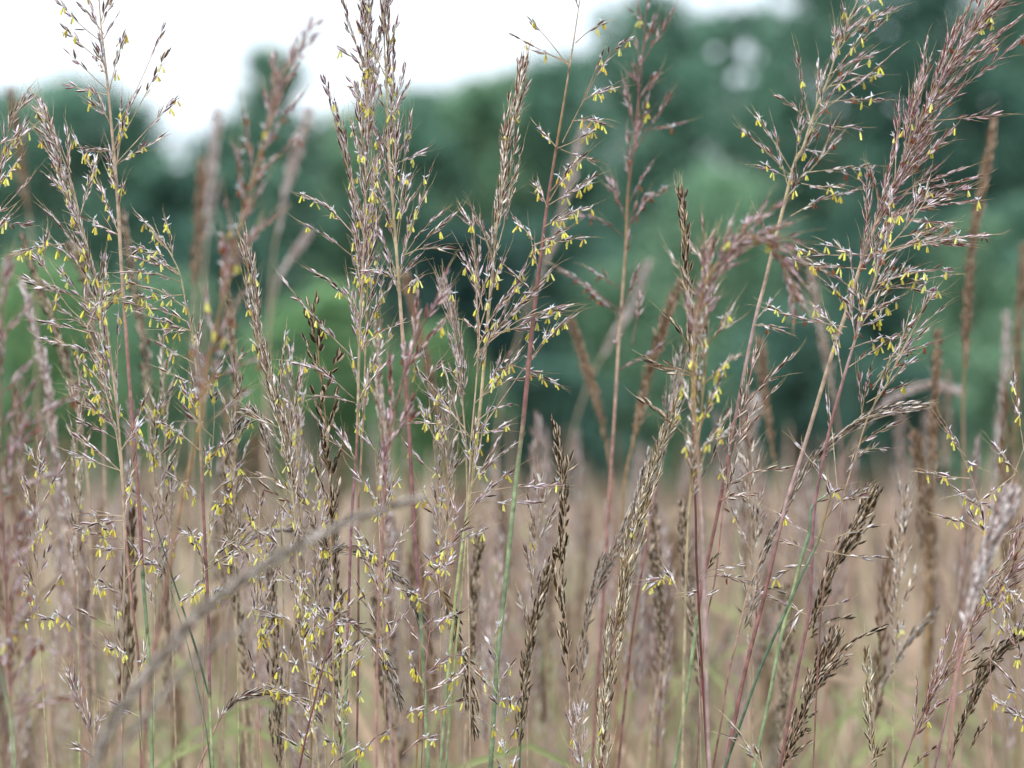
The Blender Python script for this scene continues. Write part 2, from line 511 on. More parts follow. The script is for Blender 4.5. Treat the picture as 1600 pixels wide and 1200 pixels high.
# 4 flowering branches on a thin tan stem left
plant('slim tan stalk with spread flowering sprays beside the pink stalk at the left', [(52, 380), (100, 470), (140, 520), (172, 640), (185, 700), (193, 800), (194, 920), (191, 1050), (190, 1210)], 1.57, 'flower', 3, [(500, 'tan'), (900, 'straw'), (1150, 'pink')], pl=560, nb=14,
      bl=(60, 120), ang=(25, 60), flow=.55, bare=.35, br=[('A', 300, 1130, 60, 1180, .2), ('B', 250, 150, 150, 130, .1), ('C', 520, 120, 370, 70, .1), ('C', 560, 380, 470, 320, .1), ('C', 575, 170, 470, 170, .3), ('C', 350, 545, 130, 490, .45), ('C', 480, 650, 270, 470, .7)])
# 5 blurred plant at the left edge, close
plant('blurred reddish head with yellow anthers crowding the lower left edge', [(2, 420), (4, 560), (0, 700), (4, 820), (12, 960), (17, 1110), (23, 1210)], 1.34, 'rust', 5, [(700, 'dpink'), (1100, 'dpink'), (1112, 'green')], pl=560, nb=26, bl=(60, 110), ang=(16, 45), bias=.3,
      flow=.14, rust=.6, bare=.15, spacing=7.5, SL=19, SW=2.2, br=[('B', 0, 900, 340, 650, .3), ('B', 10, 1100, 250, 1010, .4), ('C', 30, 260, 220, 90, .2), ('C', 35, 300, 150, 40, .2), ('C', 40, 560, 240, 640, .4), ('C', 60, 940, 340, 860, .3), ('C', 45, 900, 180, 830, .3), ('C', 20, 740, -10, 560, .1)],
      blades=[('C', [(45, 900, 0), (20, 820, 0), (-10, 700, .0), (-40, 600, 0)], 4, 'teal')])
# 6 arching flowering
plant('arching flowering head curling left, heavy with yellow anthers, over a purple stem', [(232, 380), (250, 372), (268, 400), (281, 428), (290, 470), (297, 500), (303, 545), (309, 600), (313, 690), (318, 800), (325, 950), (328, 1100), (333, 1210)],
      1.60, 'flower', 5.5, [(500, 'straw'), (680, 'straw'), (760, 'dpink'), (1075, 'purple'), (1090, 'ygreen'), (1200, 'green')], pl=330, nb=5, bl=(50, 90), ang=(20, 40), bias=-.8, flow=.5, nodes=(1090,),
      br=[('B', 880, 345, 770, 340, .15), ('B', 878, 310, 600, 220, .15), ('B', 860, 240, 590, 130, .15), ('B', 835, 120, 590, 75, .2), ('B', 845, 180, 600, 190, .25), ('B', 880, 345, 640, 260, .3),
          ('A', 800, 1185, 655, 1010, .1), ('A', 800, 1190, 770, 1030, .1), ('A', 760, 1185, 600, 1150, .1), ('B', 820, 60, 640, 10, .1), ('B', 830, 90, 720, 20, .1), ('B', 560, 150, 440, 240, .1, .05),
          ('B', 905, 500, 740, 410, .45), ('B', 905, 600, 760, 530, .3), ('B', 915, 640, 1010, 540, .3), ('B', 915, 680, 890, 560, .2), ('B', 920, 760, 900, 640, .1), ('B', 925, 900, 760, 770, .4), ('B', 930, 1000, 1060, 860, .3),
          ('C', 950, 250, 880, 90, .1), ('C', 950, 260, 1150, 60, .2), ('C', 945, 270, 1160, 160, .2), ('C', 940, 300, 900, 350, .0), ('C', 955, 130, 860, 100, .0), ('C', 960, 340, 860, 400, .2)],
      blades=[('C', [(968, 860, 0), (920, 680, .0), (870, 520, -.004), (800, 310, -.006), (740, 120, -.01), (705, 10, -.015)], 4.5, 'dgreen')])
# 7 blurred reddish one, nearer
plant('blurred reddish brown head leaning right against the sky notch between two trees', [(484, 45), (466, 80), (440, 125), (422, 190), (400, 260), (372, 365), (350, 460), (322, 580), (314, 655), (292, 750), (277, 817), (256, 935), (236, 1053), (222, 1210)], 1.31, 'rust', 5.5,
      [(300, 'brown'), (700, 'brown'), (1000, 'dpink')], pl=520, nb=30, bl=(55, 100), ang=(10, 30), flow=.2, rust=.75, bare=.15, spacing=8.5, SL=17, SW=1.9, br=[('A', 1290, 560, 1385, 450, .2), ('A', 1120, 800, 1090, 700, .1), ('B', 960, 600, 1200, 480, .3), ('B', 930, 800, 1140, 640, .4)])
# 8,9 pale stalks
plant('dense striped head of dark seeds rising in front of the green gap at left centre', [(384, 385), (392, 430), (405, 530), (425, 610), (440, 660), (452, 720), (460, 800), (468, 920), (480, 1020), (489, 1104), (499, 1210)], 1.60, 'brown', 3.6, [(500, 'straw'), (900, 'straw'), (1100, 'tan')], pl=430, nb=22,
      bl=(90, 150), wr=13, dense=True, flow=.06, bare=.12, spacing=9.5, diverge=.2, br=[('B', 1290, 700, 1320, 370, .2), ('B', 1330, 960, 1380, 570, .35), ('B', 1300, 800, 1160, 740, .2), ('B', 1330, 900, 1150, 710, .2), ('B', 1350, 1100, 1190, 1010, .1), ('B', 1355, 1150, 1220, 1060, .1)])
plant('second striped head tucked under the first at left centre, paler and twiggy', [(455, 560), (462, 640), (466, 720), (472, 820), (478, 930), (486, 1040), (492, 1210)], 1.66, 'silver', 3, [(500, 'straw'), (1000, 'tan')], pl=360, nb=16, bl=(70, 110), ang=(8, 24), flow=.25, bare=.2)
# 10 main central
plant('largest central head, dense upright twigs rising into the white sky, straight purple stem', [(572, -70), (574, 60), (574, 185), (572, 300), (568, 400), (562, 520), (560, 600), (557, 704), (550, 800), (545, 935), (541, 1053), (538, 1210)], 1.60, 'flower', 5, [(400, 'tan'), (640, 'straw'), (690, 'dpink'), (760, 'purple'), (1000, 'purple'), (1060, 'green')],
      pl=640, nb=34, bl=(90, 140), ang=(5, 24), flow=.2, bare=.15, spacing=8.5, nodes=(1050,), br=[('D', 330, 860, 200, 370, .35), ('D', 340, 900, 250, 480, .3), ('D', 360, 1000, 260, 560, .3), ('D', 330, 1080, 110, 910, .3), ('D', 320, 1180, 130, 1050, .3), ('D', 385, 320, 285, 10, .35),
          ('D', 395, 330, 300, 120, .3), ('D', 395, 330, 290, 240, .3), ('D', 395, 520, 310, 365, .2), ('E', 360, 270, 140, 70, .3), ('E', 330, 470, 20, 130, .25), ('E', 335, 660, 60, 495, .3), ('E', 340, 680, 160, 650, .2), ('E', 350, 440, 540, 320, .3), ('E', 350, 680, 460, 520, .3),
          ('E', 340, 950, 150, 740, .3), ('E', 340, 940, 240, 780, .2)])
plant('pale slender stalk rising just right of the central head, teal green below its joint', [(598, -80), (598, 0), (603, 120), (609, 253), (620, 400), (632, 569), (639, 670), (646, 800), (651, 880), (656, 945), (661, 1036), (670, 1210)], 1.60, 'flower', 6.5, [(430, 'straw'), (500, 'tan'), (560, 'pink'), (640, 'dpink'), (930, 'purple'), (950, 'teal'), (1100, 'green')],
      pl=560, nb=26, bl=(80, 130), ang=(8, 30), bias=.35, flow=.16, bare=.3, spacing=9, nodes=(948,), br=[('D', 520, 1000, 600, 540, .6), ('D', 520, 760, 650, 700, .3), ('D', 560, 1180, 690, 790, .4), ('D', 570, 1180, 740, 990, .3), ('D', 590, 1185, 790, 1000, .4), ('D', 530, 1180, 590, 820, .5), ('D', 560, 1185, 760, 1150, .4),
          ('E', 550, 100, 640, 0, .2), ('E', 555, 160, 640, 100, .3), ('E', 550, 130, 400, 70, .2), ('D', 515, 700, 520, 200, .5), ('D', 515, 740, 500, 260, .3)])
plant('thin rose stalk between the two central stalks carrying small flowering twigs', [(585, 90), (580, 250), (576, 400), (572, 520), (568, 640), (562, 760), (560, 800), (560, 986), (557, 1210)], 1.62, 'silver', 4, [(500, 'straw'), (800, 'pink'), (900, 'dpink')], pl=640, nb=24, bl=(60, 110), ang=(8, 32), flow=.3, bare=.25)
# 11 dense spike
plant('dense tapering spike of striped seeds standing clear of the dark trees at centre', [(818, 108), (807, 160), (794, 215), (785, 290), (776, 350), (770, 420), (762, 500), (757, 560), (748, 660), (737, 760), (730, 800), (720, 868), (710, 952), (700, 1053), (687, 1210)], 1.60, 'brown', 5.5,
      [(500, 'straw'), (700, 'straw'), (850, 'ygreen'), (960, 'ygreen'), (1150, 'green')], pl=330, nb=22, bl=(80, 140), wr=15, dense=True, flow=.02, bare=.1, spacing=9, diverge=.22, awns=.35, nodes=(935,), br=[('D', 990, 1080, 1110, 700, .3), ('D', 1000, 1150, 1090, 790, .3), ('D', 1000, 1180, 900, 1000, .3)])
plant('flowering stalk under the dense spike with fans of anthers spreading right', [(741, 345), (742, 400), (745, 470), (749, 520), (744, 600), (737, 680), (733, 760), (727, 860), (718, 960), (706, 1080), (696, 1210)], 1.58, 'flower', 4, [(500, 'tan'), (800, 'straw'), (1000, 'ygreen'), (1200, 'green')], pl=460, nb=12, bl=(70, 120), ang=(10, 40), bias=.3, flow=.3,
      br=[('E', 890, 510, 1120, 60, .3), ('E', 900, 480, 1230, 80, .35), ('E', 900, 470, 1190, 150, .3), ('E', 900, 450, 1320, 230, .55), ('E', 910, 400, 1290, 250, .5), ('E', 930, 380, 860, 310, .1), ('E', 940, 780, 1220, 380, .6), ('E', 940, 330, 1080, 170, .3), ('E', 990, 360, 1140, 340, .3), ('E', 890, 470, 1090, 130, .2),
          ('E', 860, 830, 640, 770, .4), ('E', 850, 800, 690, 650, .4), ('E', 840, 850, 750, 520, .5), ('E', 900, 820, 1030, 790, .2), ('E', 900, 770, 1060, 690, .3), ('E', 930, 650, 1160, 560, .5), ('E', 930, 640, 1050, 460, .3), ('E', 890, 1040, 1080, 870, .1), ('E', 880, 1060, 1000, 860, .2), ('E', 870, 1100, 1280, 1060, .5),
          ('E', 870, 1140, 1180, 1140, .4), ('E', 860, 1170, 1060, 1000, .3), ('D', 970, 1185, 885, 960, .3), ('E', 930, 240, 850, 10, .2), ('E', 930, 250, 890, 0, .2)])
plant('whitish mauve brush of closed seeds left of the flowering fans at centre', [(696, 455), (708, 500), (718, 560), (722, 620), (728, 700), (730, 800), (733, 1000), (735, 1210)], 1.62, 'silver', 3, [(500, 'straw'), (1200, 'tan')], pl=200, nb=16, bl=(60, 100), wr=12, dense=True, flow=.05, bare=.15, spacing=9,
      br=[('E', 850, 640, 780, 510, .1)])
# 12 dark pink stem
plant('bare dark rose stem crossing the frame top at centre, thick and green low down', [(912, -40), (906, 0), (897, 60), (889, 111), (876, 190), (866, 250), (855, 320), (845, 400), (831, 518), (818, 653), (810, 720), (801, 800), (791, 901), (777, 1036), (766, 1210)], 1.58, 'flower', 8, [(60, 'tan'), (200, 'brown'), (300, 'dpink'), (640, 'dpink'), (740, 'green'), (1200, 'teal')],
      pl=560, nb=3, bl=(40, 80), ang=(25, 50), flow=.6, nodes=(112, 236),
      br=[('D', 1330, 310, 1150, 90, .75), ('D', 1335, 300, 1065, 160, .6), ('D', 1340, 290, 1190, 240, .6), ('D', 1300, 660, 1470, 330, .95), ('D', 1470, 330, 1590, 190, .2), ('D', 1400, 450, 1480, 260, .6), ('D', 1390, 470, 1530, 410, .3), ('D', 1345, 560, 1480, 570, .2), ('D', 1270, 690, 1440, 600, .6),
          ('D', 1270, 680, 1190, 590, .3), ('D', 1290, 690, 1440, 740, .35), ('D', 1360, 200, 1490, 110, .5), ('D', 1240, 930, 1400, 720, .3), ('D', 1235, 950, 1450, 820, .25), ('D', 1215, 1050, 1400, 965, .15), ('D', 1230, 960, 1175, 850, .2), ('D', 1165, 1110, 1080, 1010, .3), ('D', 1160, 1140, 1300, 1070, .2),
          ('D', 1150, 1180, 1380, 1100, .2), ('E', 1160, 480, 1350, 280, .3), ('E', 1180, 180, 1070, 80, .1), ('E', 1170, 440, 1150, 330, .1), ('E', 1050, 500, 1270, 590, .3)])
# 13 slightly blurred rust
plant('slightly blurred rusty head between the sky and the dark trees, right of centre', [(1013, -20), (1008, 40), (998, 152), (990, 230), (981, 304), (977, 400), (967, 533), (960, 650), (950, 800), (939, 986), (929, 1137), (925, 1210)], 1.82, 'rust', 6, [(200, 'dpink'), (330, 'olive' if 'olive' in COL else 'brown'), (500, 'tan'), (700, 'pink'), (1000, 'dpink')],
      pl=500, nb=15, bl=(55, 95), ang=(12, 34), flow=.2, rust=.75, bare=.25, spacing=10, SL=20, SW=2.3, nodes=(490, 605), br=[('K', 510, 260, 220, 60, .45), ('K', 490, 270, 400, 190, .3), ('K', 500, 300, 590, 60, .5), ('K', 560, 420, 610, 180, .5), ('K', 490, 540, 690, 430, .2), ('K', 480, 410, 500, 370, 0), ('K', 515, 160, 380, 70, .3),
          ('H' if 0 else 'G', 300, 300, 440, 60, .3), ('G', 280, 600, 490, 570, .4), ('G', 270, 700, 430, 450, .5), ('G', 240, 1000, 400, 880, .2), ('G', 230, 1100, 20, 990, .3)])
# 14 open flowering right
plant('open flowering head on a long tan stem leaning right in front of the dark trees', [(1345, -40), (1340, 0), (1316, 51), (1296, 118), (1269, 186), (1255, 230), (1242, 253), (1225, 320), (1205, 400), (1193, 450), (1180, 500), (1153, 633), (1123, 793), (1097, 918), (1089, 969), (1075, 1070), (1052, 1210)], 1.66, 'flower', 6.5,
      [(300, 'straw'), (420, 'tan'), (520, 'mauve'), (700, 'dpink'), (950, 'dpink'), (968, 'green'), (1200, 'green')], pl=400, nb=16, bl=(60, 105), ang=(14, 36), bias=.3, flow=.22, rust=.35, bare=.3, nodes=(968,),
      br=[('H', 620, 600, 470, 450, .45), ('H', 540, 820, 370, 540, .6), ('H', 530, 830, 300, 610, .55), ('H', 525, 835, 380, 770, .4), ('H', 600, 540, 550, 270, .3), ('H', 630, 540, 1000, 240, .35), ('H', 650, 480, 960, 460, .35), ('H', 640, 570, 830, 590, .2), ('H', 580, 800, 900, 770, .3), ('H', 520, 1000, 810, 885, .2), ('H', 570, 850, 750, 860, .2),
          ('H', 600, 800, 740, 640, .4), ('H', 640, 760, 720, 580, .4), ('H', 560, 680, 640, 700, .2), ('H', 700, 400, 930, 350, .3), ('H', 690, 350, 900, 250, .3), ('H', 710, 330, 740, 150, .2), ('H', 760, 200, 1000, 40, .3), ('H', 770, 110, 755, 0, .2), ('H', 800, 130, 960, 60, .2), ('H', 820, 220, 935, 110, .2), ('H', 440, 1140, 370, 1000, .1),
          ('I', 350, 320, 480, 345, .1), ('I', 355, 300, 430, 210, .5)])
# 15 tall right, dense leaning right
plant('big dense silvery mauve head leaning over into the upper right corner', [(1600, -60), (1560, -20), (1532, 27), (1505, 60), (1482, 100), (1455, 150), (1431, 200), (1412, 245), (1397, 290), (1372, 345), (1350, 400), (1337, 440), (1325, 480), (1298, 560), (1259, 690), (1225, 800), (1195, 928), (1161, 1063), (1132, 1210)], 1.60, 'rust', 7, [(400, 'tan'), (620, 'tan'), (760, 'mauve'), (900, 'dpink'), (1200, 'dpink')],
      pl=560, nb=58, bl=(90, 150), ang=(6, 28), bias=.5, flow=.09, rust=.6, bare=.15, spacing=8.5, br=[('H', 940, 1000, 890, 790, .3), ('H', 1000, 900, 1020, 500, .4), ('H', 1000, 900, 1320, 780, .4), ('H', 1050, 900, 1380, 820, .3), ('H', 1000, 1000, 1360, 930, .3), ('H', 960, 1020, 1250, 1040, .3), ('H', 930, 1010, 1330, 870, .4),
          ('H', 880, 1180, 1330, 1130, .5), ('H', 860, 1185, 1420, 1090, .6), ('H', 1150, 560, 1480, 530, .4), ('H', 1200, 450, 1580, 80, .4), ('H', 1150, 530, 1590, 180, .5)])
plant('rose stem beside the big right head with flowering sprays hanging to both sides', [(1455, 300), (1420, 350), (1390, 385), (1377, 413), (1355, 470), (1337, 528), (1310, 619), (1289, 704), (1272, 800), (1268, 900), (1262, 969), (1242, 1070), (1217, 1210)], 1.57, 'flower', 5.5, [(400, 'tan'), (540, 'mauve'), (640, 'dpink'), (800, 'purple'), (1200, 'dpink')], pl=330, nb=16, bl=(60, 110), ang=(15, 45), flow=.4, rust=.2,
      br=[('I', 880, 200, 470, 0, .3), ('I', 870, 60, 560, 20, .3), ('I', 850, 260, 690, 130, .3), ('I', 760, 360, 650, 250, .1), ('I', 780, 330, 430, 250, .3), ('I', 870, 200, 1080, 60, .2), ('I', 880, 170, 1230, 90, .35), ('I', 920, 130, 1250, 60, .3), ('I', 900, 160, 1180, 160, .5), ('I', 850, 260, 1000, 200, .1), ('I', 830, 330, 960, 270, .2), ('I', 790, 430, 1000, 370, .4),
          ('H', 900, 1180, 1420, 1090, .5), ('H', 850, 1180, 520, 1150, .5), ('H', 870, 1185, 700, 1130, .2)])
plant('small open head of pale seeds below the big right head, awns fanned right', [(1452, 468), (1430, 510), (1405, 555), (1385, 600), (1357, 650), (1340, 704), (1320, 770), (1308, 840), (1290, 900), (1280, 1000), (1270, 1210)], 1.60, 'flower', 3, [(600, 'straw'), (900, 'pink'), (1000, 'dpink')], pl=200, nb=7, bl=(50, 80), ang=(8, 20), flow=.12, rust=.7,
      br=[('I', 900, 620, 1160, 190, .3, .02), ('I', 950, 480, 1150, 410, .3), ('I', 920, 560, 1140, 350, .3), ('I', 900, 600, 1090, 490, .3), ('I', 870, 680, 1050, 600, .3), ('I', 850, 720, 890, 520, .2), ('I', 850, 740, 835, 560, .3), ('I', 830, 760, 1100, 700, .4), ('I', 800, 900, 1000, 780, .2), ('I', 790, 930, 960, 890, .2), ('I', 780, 1000, 840, 920, .1),
          ('I', 740, 1130, 690, 680, .6), ('I', 740, 1120, 560, 880, .3), ('I', 740, 1130, 650, 1000, .1), ('I', 750, 1140, 880, 1060, .2), ('I', 750, 1130, 860, 1110, .1), ('J', 690, 150, 480, 20, .5), ('J', 680, 180, 950, 210, .4), ('J', 700, 130, 900, 70, .4), ('J', 650, 440, 780, 410, .6), ('J', 600, 480, 380, 370, .2), ('J', 620, 250, 470, 290, .2), ('J', 640, 190, 480, 130, .5), ('J', 590, 440, 530, 530, .1)])
# green and dark bare stems in the lower right
plant('bright green stem at lower right running up to a yellowish joint', [(1300, 770), (1270, 790), (1265, 830), (1249, 884), (1238, 930), (1219, 1002), (1200, 1100), (1176, 1210)], 1.585, 'flower', 6.5, [(850, 'teal'), (930, 'ygreen'), (1000, 'green'), (1200, 'green')], pl=60, nb=2, bl=(25, 40), ang=(20, 30), flow=.3, nodes=(935,))
plant('dark teal stem slanting across the bright green stem at lower right', [(1300, 770), (1288, 810), (1276, 850), (1252, 900), (1229, 952), (1205, 1005), (1185, 1053), (1134, 1195), (1128, 1210)], 1.565, 'flower', 5, [(800, 'brown'), (870, 'teal'), (1000, 'dgreen'), (1200, 'dgreen')], pl=60, nb=2, bl=(25, 40), ang=(20, 30), flow=.2)
# 17 arched mature
plant('arching grey seed head bowing right across the rose stems, ripe and awnless', [(1431, 636), (1400, 640), (1364, 650), (1313, 680), (1269, 721), (1240, 770), (1215, 817), (1190, 870), (1168, 930), (1151, 1002), (1138, 1053), (1128, 1120), (1112, 1210)], 1.66, 'grey', 4, [(900, 'tan'), (1050, 'pink'), (1200, 'dpink')], pl=440, nb=15, bl=(110, 180), wr=9, dense=True, flow=0, bare=.05, spacing=8, awns=.04, fuzz=.12, diverge=.15,
      br=[('J', 300, 470, 480, 370, .1, .3), ('J', 290, 560, 380, 400, .1), ('I', 620, 960, 700, 900, .1)])
plant('dark ripe seed head leaning right behind the green stem at lower right', [(1362, 780), (1345, 815), (1325, 845), (1303, 880), (1290, 915), (1276, 952), (1258, 990), (1252, 1020), (1240, 1100), (1232, 1210)], 1.67, 'mature', 4, [(900, 'brown'), (1200, 'pink')], pl=250, nb=22, bl=(80, 130), wr=17, dense=True, flow=0, bare=.05, spacing=8.5, awns=.05, fuzz=.15, diverge=.2, SW=2.8,
      br=[('J', 590, 600, 790, 490, .1, .15), ('J', 800, 190, 870, 0, .1), ('J', 620, 560, 650, 400, .1)])
plant('ripe grey brown head with curved fingers spreading right, bottom right of centre', [(1300, 1000), (1290, 1030), (1275, 1058), (1262, 1087), (1250, 1120), (1238, 1150), (1228, 1180), (1222, 1210)], 1.64, 'mature', 4, [(1000, 'brown'), (1200, 'pink')], pl=230, nb=16, bl=(70, 120), wr=16, dense=True, flow=0, bare=.05, spacing=8.5, awns=.04, fuzz=.15, SW=2.7,
      br=[('J', 600, 850, 955, 530, .05, .14), ('J', 590, 900, 780, 690, .05, .1), ('J', 570, 850, 640, 650, .05), ('J', 560, 1000, 630, 930, .05), ('J', 500, 1150, 605, 1070, .05), ('J', 520, 1080, 600, 1010, .05), ('J', 640, 830, 800, 620, .05)])
plant('single curved ripe finger of seeds standing alone in the lower right haze', [(1457, 960), (1440, 980), (1415, 1010), (1397, 1036), (1380, 1065), (1370, 1095), (1362, 1140), (1358, 1210)], 1.80, 'grey', 3.5, [(1000, 'grey'), (1200, 'tan')], pl=190, nb=5, bl=(80, 140), wr=6, dense=True, flow=0, bare=.02, spacing=8, awns=.02, fuzz=.1)
# right edge
plant('ripe dark head bending right to the right edge near the bottom corner', [(1608, 978), (1585, 1000), (1560, 1020), (1549, 1036), (1530, 1070), (1516, 1104), (1500, 1140), (1487, 1180), (1480, 1210)], 1.62, 'mature', 4, [(1000, 'brown'), (1200, 'dpink')], pl=270, nb=16, bl=(80, 130), wr=14, dense=True, flow=0, bare=.05, spacing=8.5, awns=.08, fuzz=.25, SW=2.6,
      br=[('J', 1310, 720, 1500, 600, .05), ('J', 1310, 760, 1480, 690, .05), ('J', 1350, 1100, 1420, 980, .1)])
plant('loose mauve brown head rising to the right edge above the bottom corner', [(1612, 820), (1590, 865), (1560, 918), (1530, 960), (1499, 1002), (1480, 1040), (1465, 1070), (1435, 1130), (1405, 1210)], 1.60, 'rust', 4, [(900, 'brown'), (1200, 'purple')], pl=400, nb=26, bl=(60, 110), ang=(6, 22), flow=.02, rust=.3, bare=.15, spacing=9,
      br=[('J', 1310, 600, 1440, 440, .2), ('J', 1200, 880, 1350, 810, .2), ('J', 1180, 920, 1200, 880, .1), ('J', 1090, 1180, 1190, 1090, .1)])
plant('thin tan stalk slanting up the right edge with small sharp flowering sprays', [(1606, 680), (1600, 700), (1585, 740), (1570, 790), (1556, 827), (1530, 915), (1509, 1002), (1485, 1090), (1458, 1210)], 1.58, 'flower', 4.5, [(700, 'straw'), (960, 'tan'), (1020, 'pink'), (1200, 'purple')], pl=330, nb=3, bl=(40, 70), ang=(20, 50), flow=.4,
      br=[('I', 1570, 1000, 1465, 880, .3), ('I', 1560, 1010, 1430, 1110, .3), ('J', 1450, 130, 1240, 30, .6), ('J', 1450, 130, 1580, 70, .4), ('J', 1450, 120, 1350, 10, .3), ('J', 1470, 470, 1400, 340, .2), ('I', 1600, 900, 1555, 560, .4)])
plant('slender drooping flowering spray just inside the right edge, anthers bright yellow', [(1467, 652), (1480, 675), (1489, 690), (1500, 705), (1515, 740), (1526, 770), (1534, 800), (1545, 900), (1550, 1210)], 1.585, 'flower', 1.8, [(700, 'tan'), (1000, 'pink')], pl=100, nb=0, flow=.5,
      br=[('I', 1330, 930, 1215, 765, .15), ('I', 1350, 1030, 1130, 1000, .25), ('I', 1370, 1080, 1310, 1100, .1), ('I', 1400, 1160, 1300, 1090, .1), ('I', 1380, 1140, 1450, 1165, 0), ('I', 1330, 950, 1360, 960, 0), ('J', 1470, 300, 1590, 410, .2), ('J', 1480, 330, 1530, 480, .1), ('J', 1520, 560, 1570, 520, .1)])
plant('flowering twigs curling down over the right edge above the ripe dark head', [(1555, 930), (1568, 950), (1580, 985), (1590, 1030), (1602, 1100), (1612, 1210)], 1.585, 'flower', 2.5, [(900, 'pink'), (1200, 'mauve')], pl=260, nb=7, bl=(50, 80), ang=(30, 70), bias=-.7, flow=.55, br=[('J', 1570, 560, 1600, 480, 0), ('J', 1590, 850, 1460, 700, .2), ('J', 1620, 960, 1530, 930, .1), ('J', 1640, 900, 1540, 820, .2)])
# 22 mature spike centre
plant('slim dark ripe spike standing alone at centre right, blackish seeds', [(868, 672), (876, 720), (881, 780), (878, 850), (876, 910), (882, 990), (889, 1070), (892, 1130), (894, 1210)], 1.60, 'mature', 4, [(700, 'brown'), (1000, 'tan'), (1200, 'pink')], pl=420, nb=16, bl=(70, 120), wr=12, dense=True, flow=0, bare=.1, spacing=9.5, awns=.12, fuzz=.2, SW=3.0, SL=21, br=[('E', 1300, 1050, 1340, 935, .2), ('F', 1300, 250, 1265, 170, .1)])
plant('greyish ripe plume crossing behind the slim dark spike towards the upper right', [(1012, 720), (1000, 770), (975, 830), (950, 880), (925, 940), (912, 1000), (905, 1060), (902, 1120), (900, 1210)], 1.70, 'grey', 4, [(800, 'tan'), (1200, 'pink')], pl=420, nb=18, bl=(80, 130), wr=13, dense=True, flow=0, bare=.05, spacing=9, awns=.05, fuzz=.35)
plant('pale striped plume with tan seeds at the bottom between two dark rose stems', [(1052, 640), (1035, 690), (1015, 750), (1000, 800), (985, 860), (972, 930), (958, 1000), (950, 1060), (944, 1120), (938, 1210)], 1.60, 'olive', 5, [(800, 'straw'), (1000, 'dpink')], pl=640, nb=34, bl=(80, 130), wr=16, dense=True, flow=.02, bare=.08, spacing=9, awns=.15, fuzz=.5)
plant('dark rose stem leaning right between the plumes at centre right', [(1066, 560), (1048, 640), (1030, 740), (1010, 850), (992, 960), (980, 1060), (965, 1210)], 1.72, 'grey', 5, [(600, 'mauve'), (900, 'dpink')], pl=220, nb=10, bl=(60, 100), ang=(8, 22), flow=.1)
plant('dark maroon stem with a narrow blackish spike on top, right of centre', [(1067, 318), (1070, 360), (1074, 433), (1080, 520), (1083, 600), (1083, 690), (1087, 800), (1088, 868), (1092, 950), (1096, 1030), (1106, 1210)], 1.60, 'mature', 4, [(600, 'brown'), (700, 'maroon'), (1200, 'maroon')], pl=300, nb=13, bl=(80, 130), wr=8, dense=True, flow=0, bare=.1, spacing=10, awns=.3, fuzz=.4, SL=24, SW=2.6,
      br=[('K', 835, 560, 650, 490, .3, -.1), ('K', 820, 850, 610, 680, .35), ('K', 830, 430, 720, 280, .3), ('K', 850, 860, 920, 720, .2), ('K', 840, 550, 660, 500, .2)])
plant('ripe dark plume just left of the slim dark spike, bending to the right', [(866, 866), (855, 900), (838, 962), (828, 1010), (821, 1070), (815, 1130), (811, 1210)], 1.66, 'mature', 4, [(900, 'brown'), (1200, 'dgreen')], pl=340, nb=16, bl=(70, 120), wr=11, dense=True, flow=0, bare=.05, spacing=9, awns=.05, fuzz=.3)
# 24 close blurred hook
plant('blurred purple head nodding over to the right beside the narrow dark spike', [(1243, 470), (1232, 430), (1205, 385), (1172, 372), (1135, 395), (1100, 450), (1085, 540), (1085, 640), (1094, 760), (1100, 900), (1108, 1210)], 1.40, 'rust', 5, [(600, 'brown'), (900, 'mauve')], pl=300, nb=34, bl=(42, 76), ang=(12, 36), bias=.1, flow=.06, rust=.6, bare=.1, spacing=8, SL=18, SW=2.1)
plant('blurred pale flowering head below the nodding purple one, white and yellow', [(1098, 360), (1098, 420), (1100, 480), (1105, 540), (1100, 600), (1092, 680), (1080, 760), (1072, 900), (1066, 1210)], 1.47, 'brown', 4, [(500, 'brown'), (900, 'straw')], pl=400, nb=22, bl=(50, 100), ang=(14, 42), flow=.2, bare=.2, spacing=10)
plant('rose stalk with a single long ripe twig reaching right at mid height', [(1180, 560), (1172, 590), (1162, 640), (1150, 690), (1138, 740), (1130, 790), (1118, 900), (1100, 1000), (1088, 1210)], 1.62, 'brown', 3, [(700, 'pink'), (1200, 'dpink')], pl=260, nb=6, bl=(60, 100), ang=(5, 16), flow=.05, rust=.5,
      br=[('I', 230, 800, 530, 460, .15), ('I', 210, 900, 440, 620, .1), ('I', 200, 1080, 500, 985, .15), ('I', 190, 1130, 340, 1105, .2), ('I', 150, 960, 200, 800, .1), ('J', 100, 280, 290, 250, .3), ('J', 100, 300, 310, 320, .3), ('J', 90, 370, 40, 385, 0), ('J', 95, 330, 170, 210, .1), ('J', 110, 400, 150, 380, 0)])
plant('tiny flowering tuft on a thread low in the middle right haze', [(1022, 912), (1040, 905), (1056, 918), (1075, 960), (1090, 1020), (1096, 1210)], 1.59, 'flower', 1.4, [(900, 'tan'), (1200, 'mauve')], pl=55, nb=2, bl=(20, 30), ang=(10, 30), flow=.8, br=[('X', 1058, 918, 1018, 908, .05, .25)])
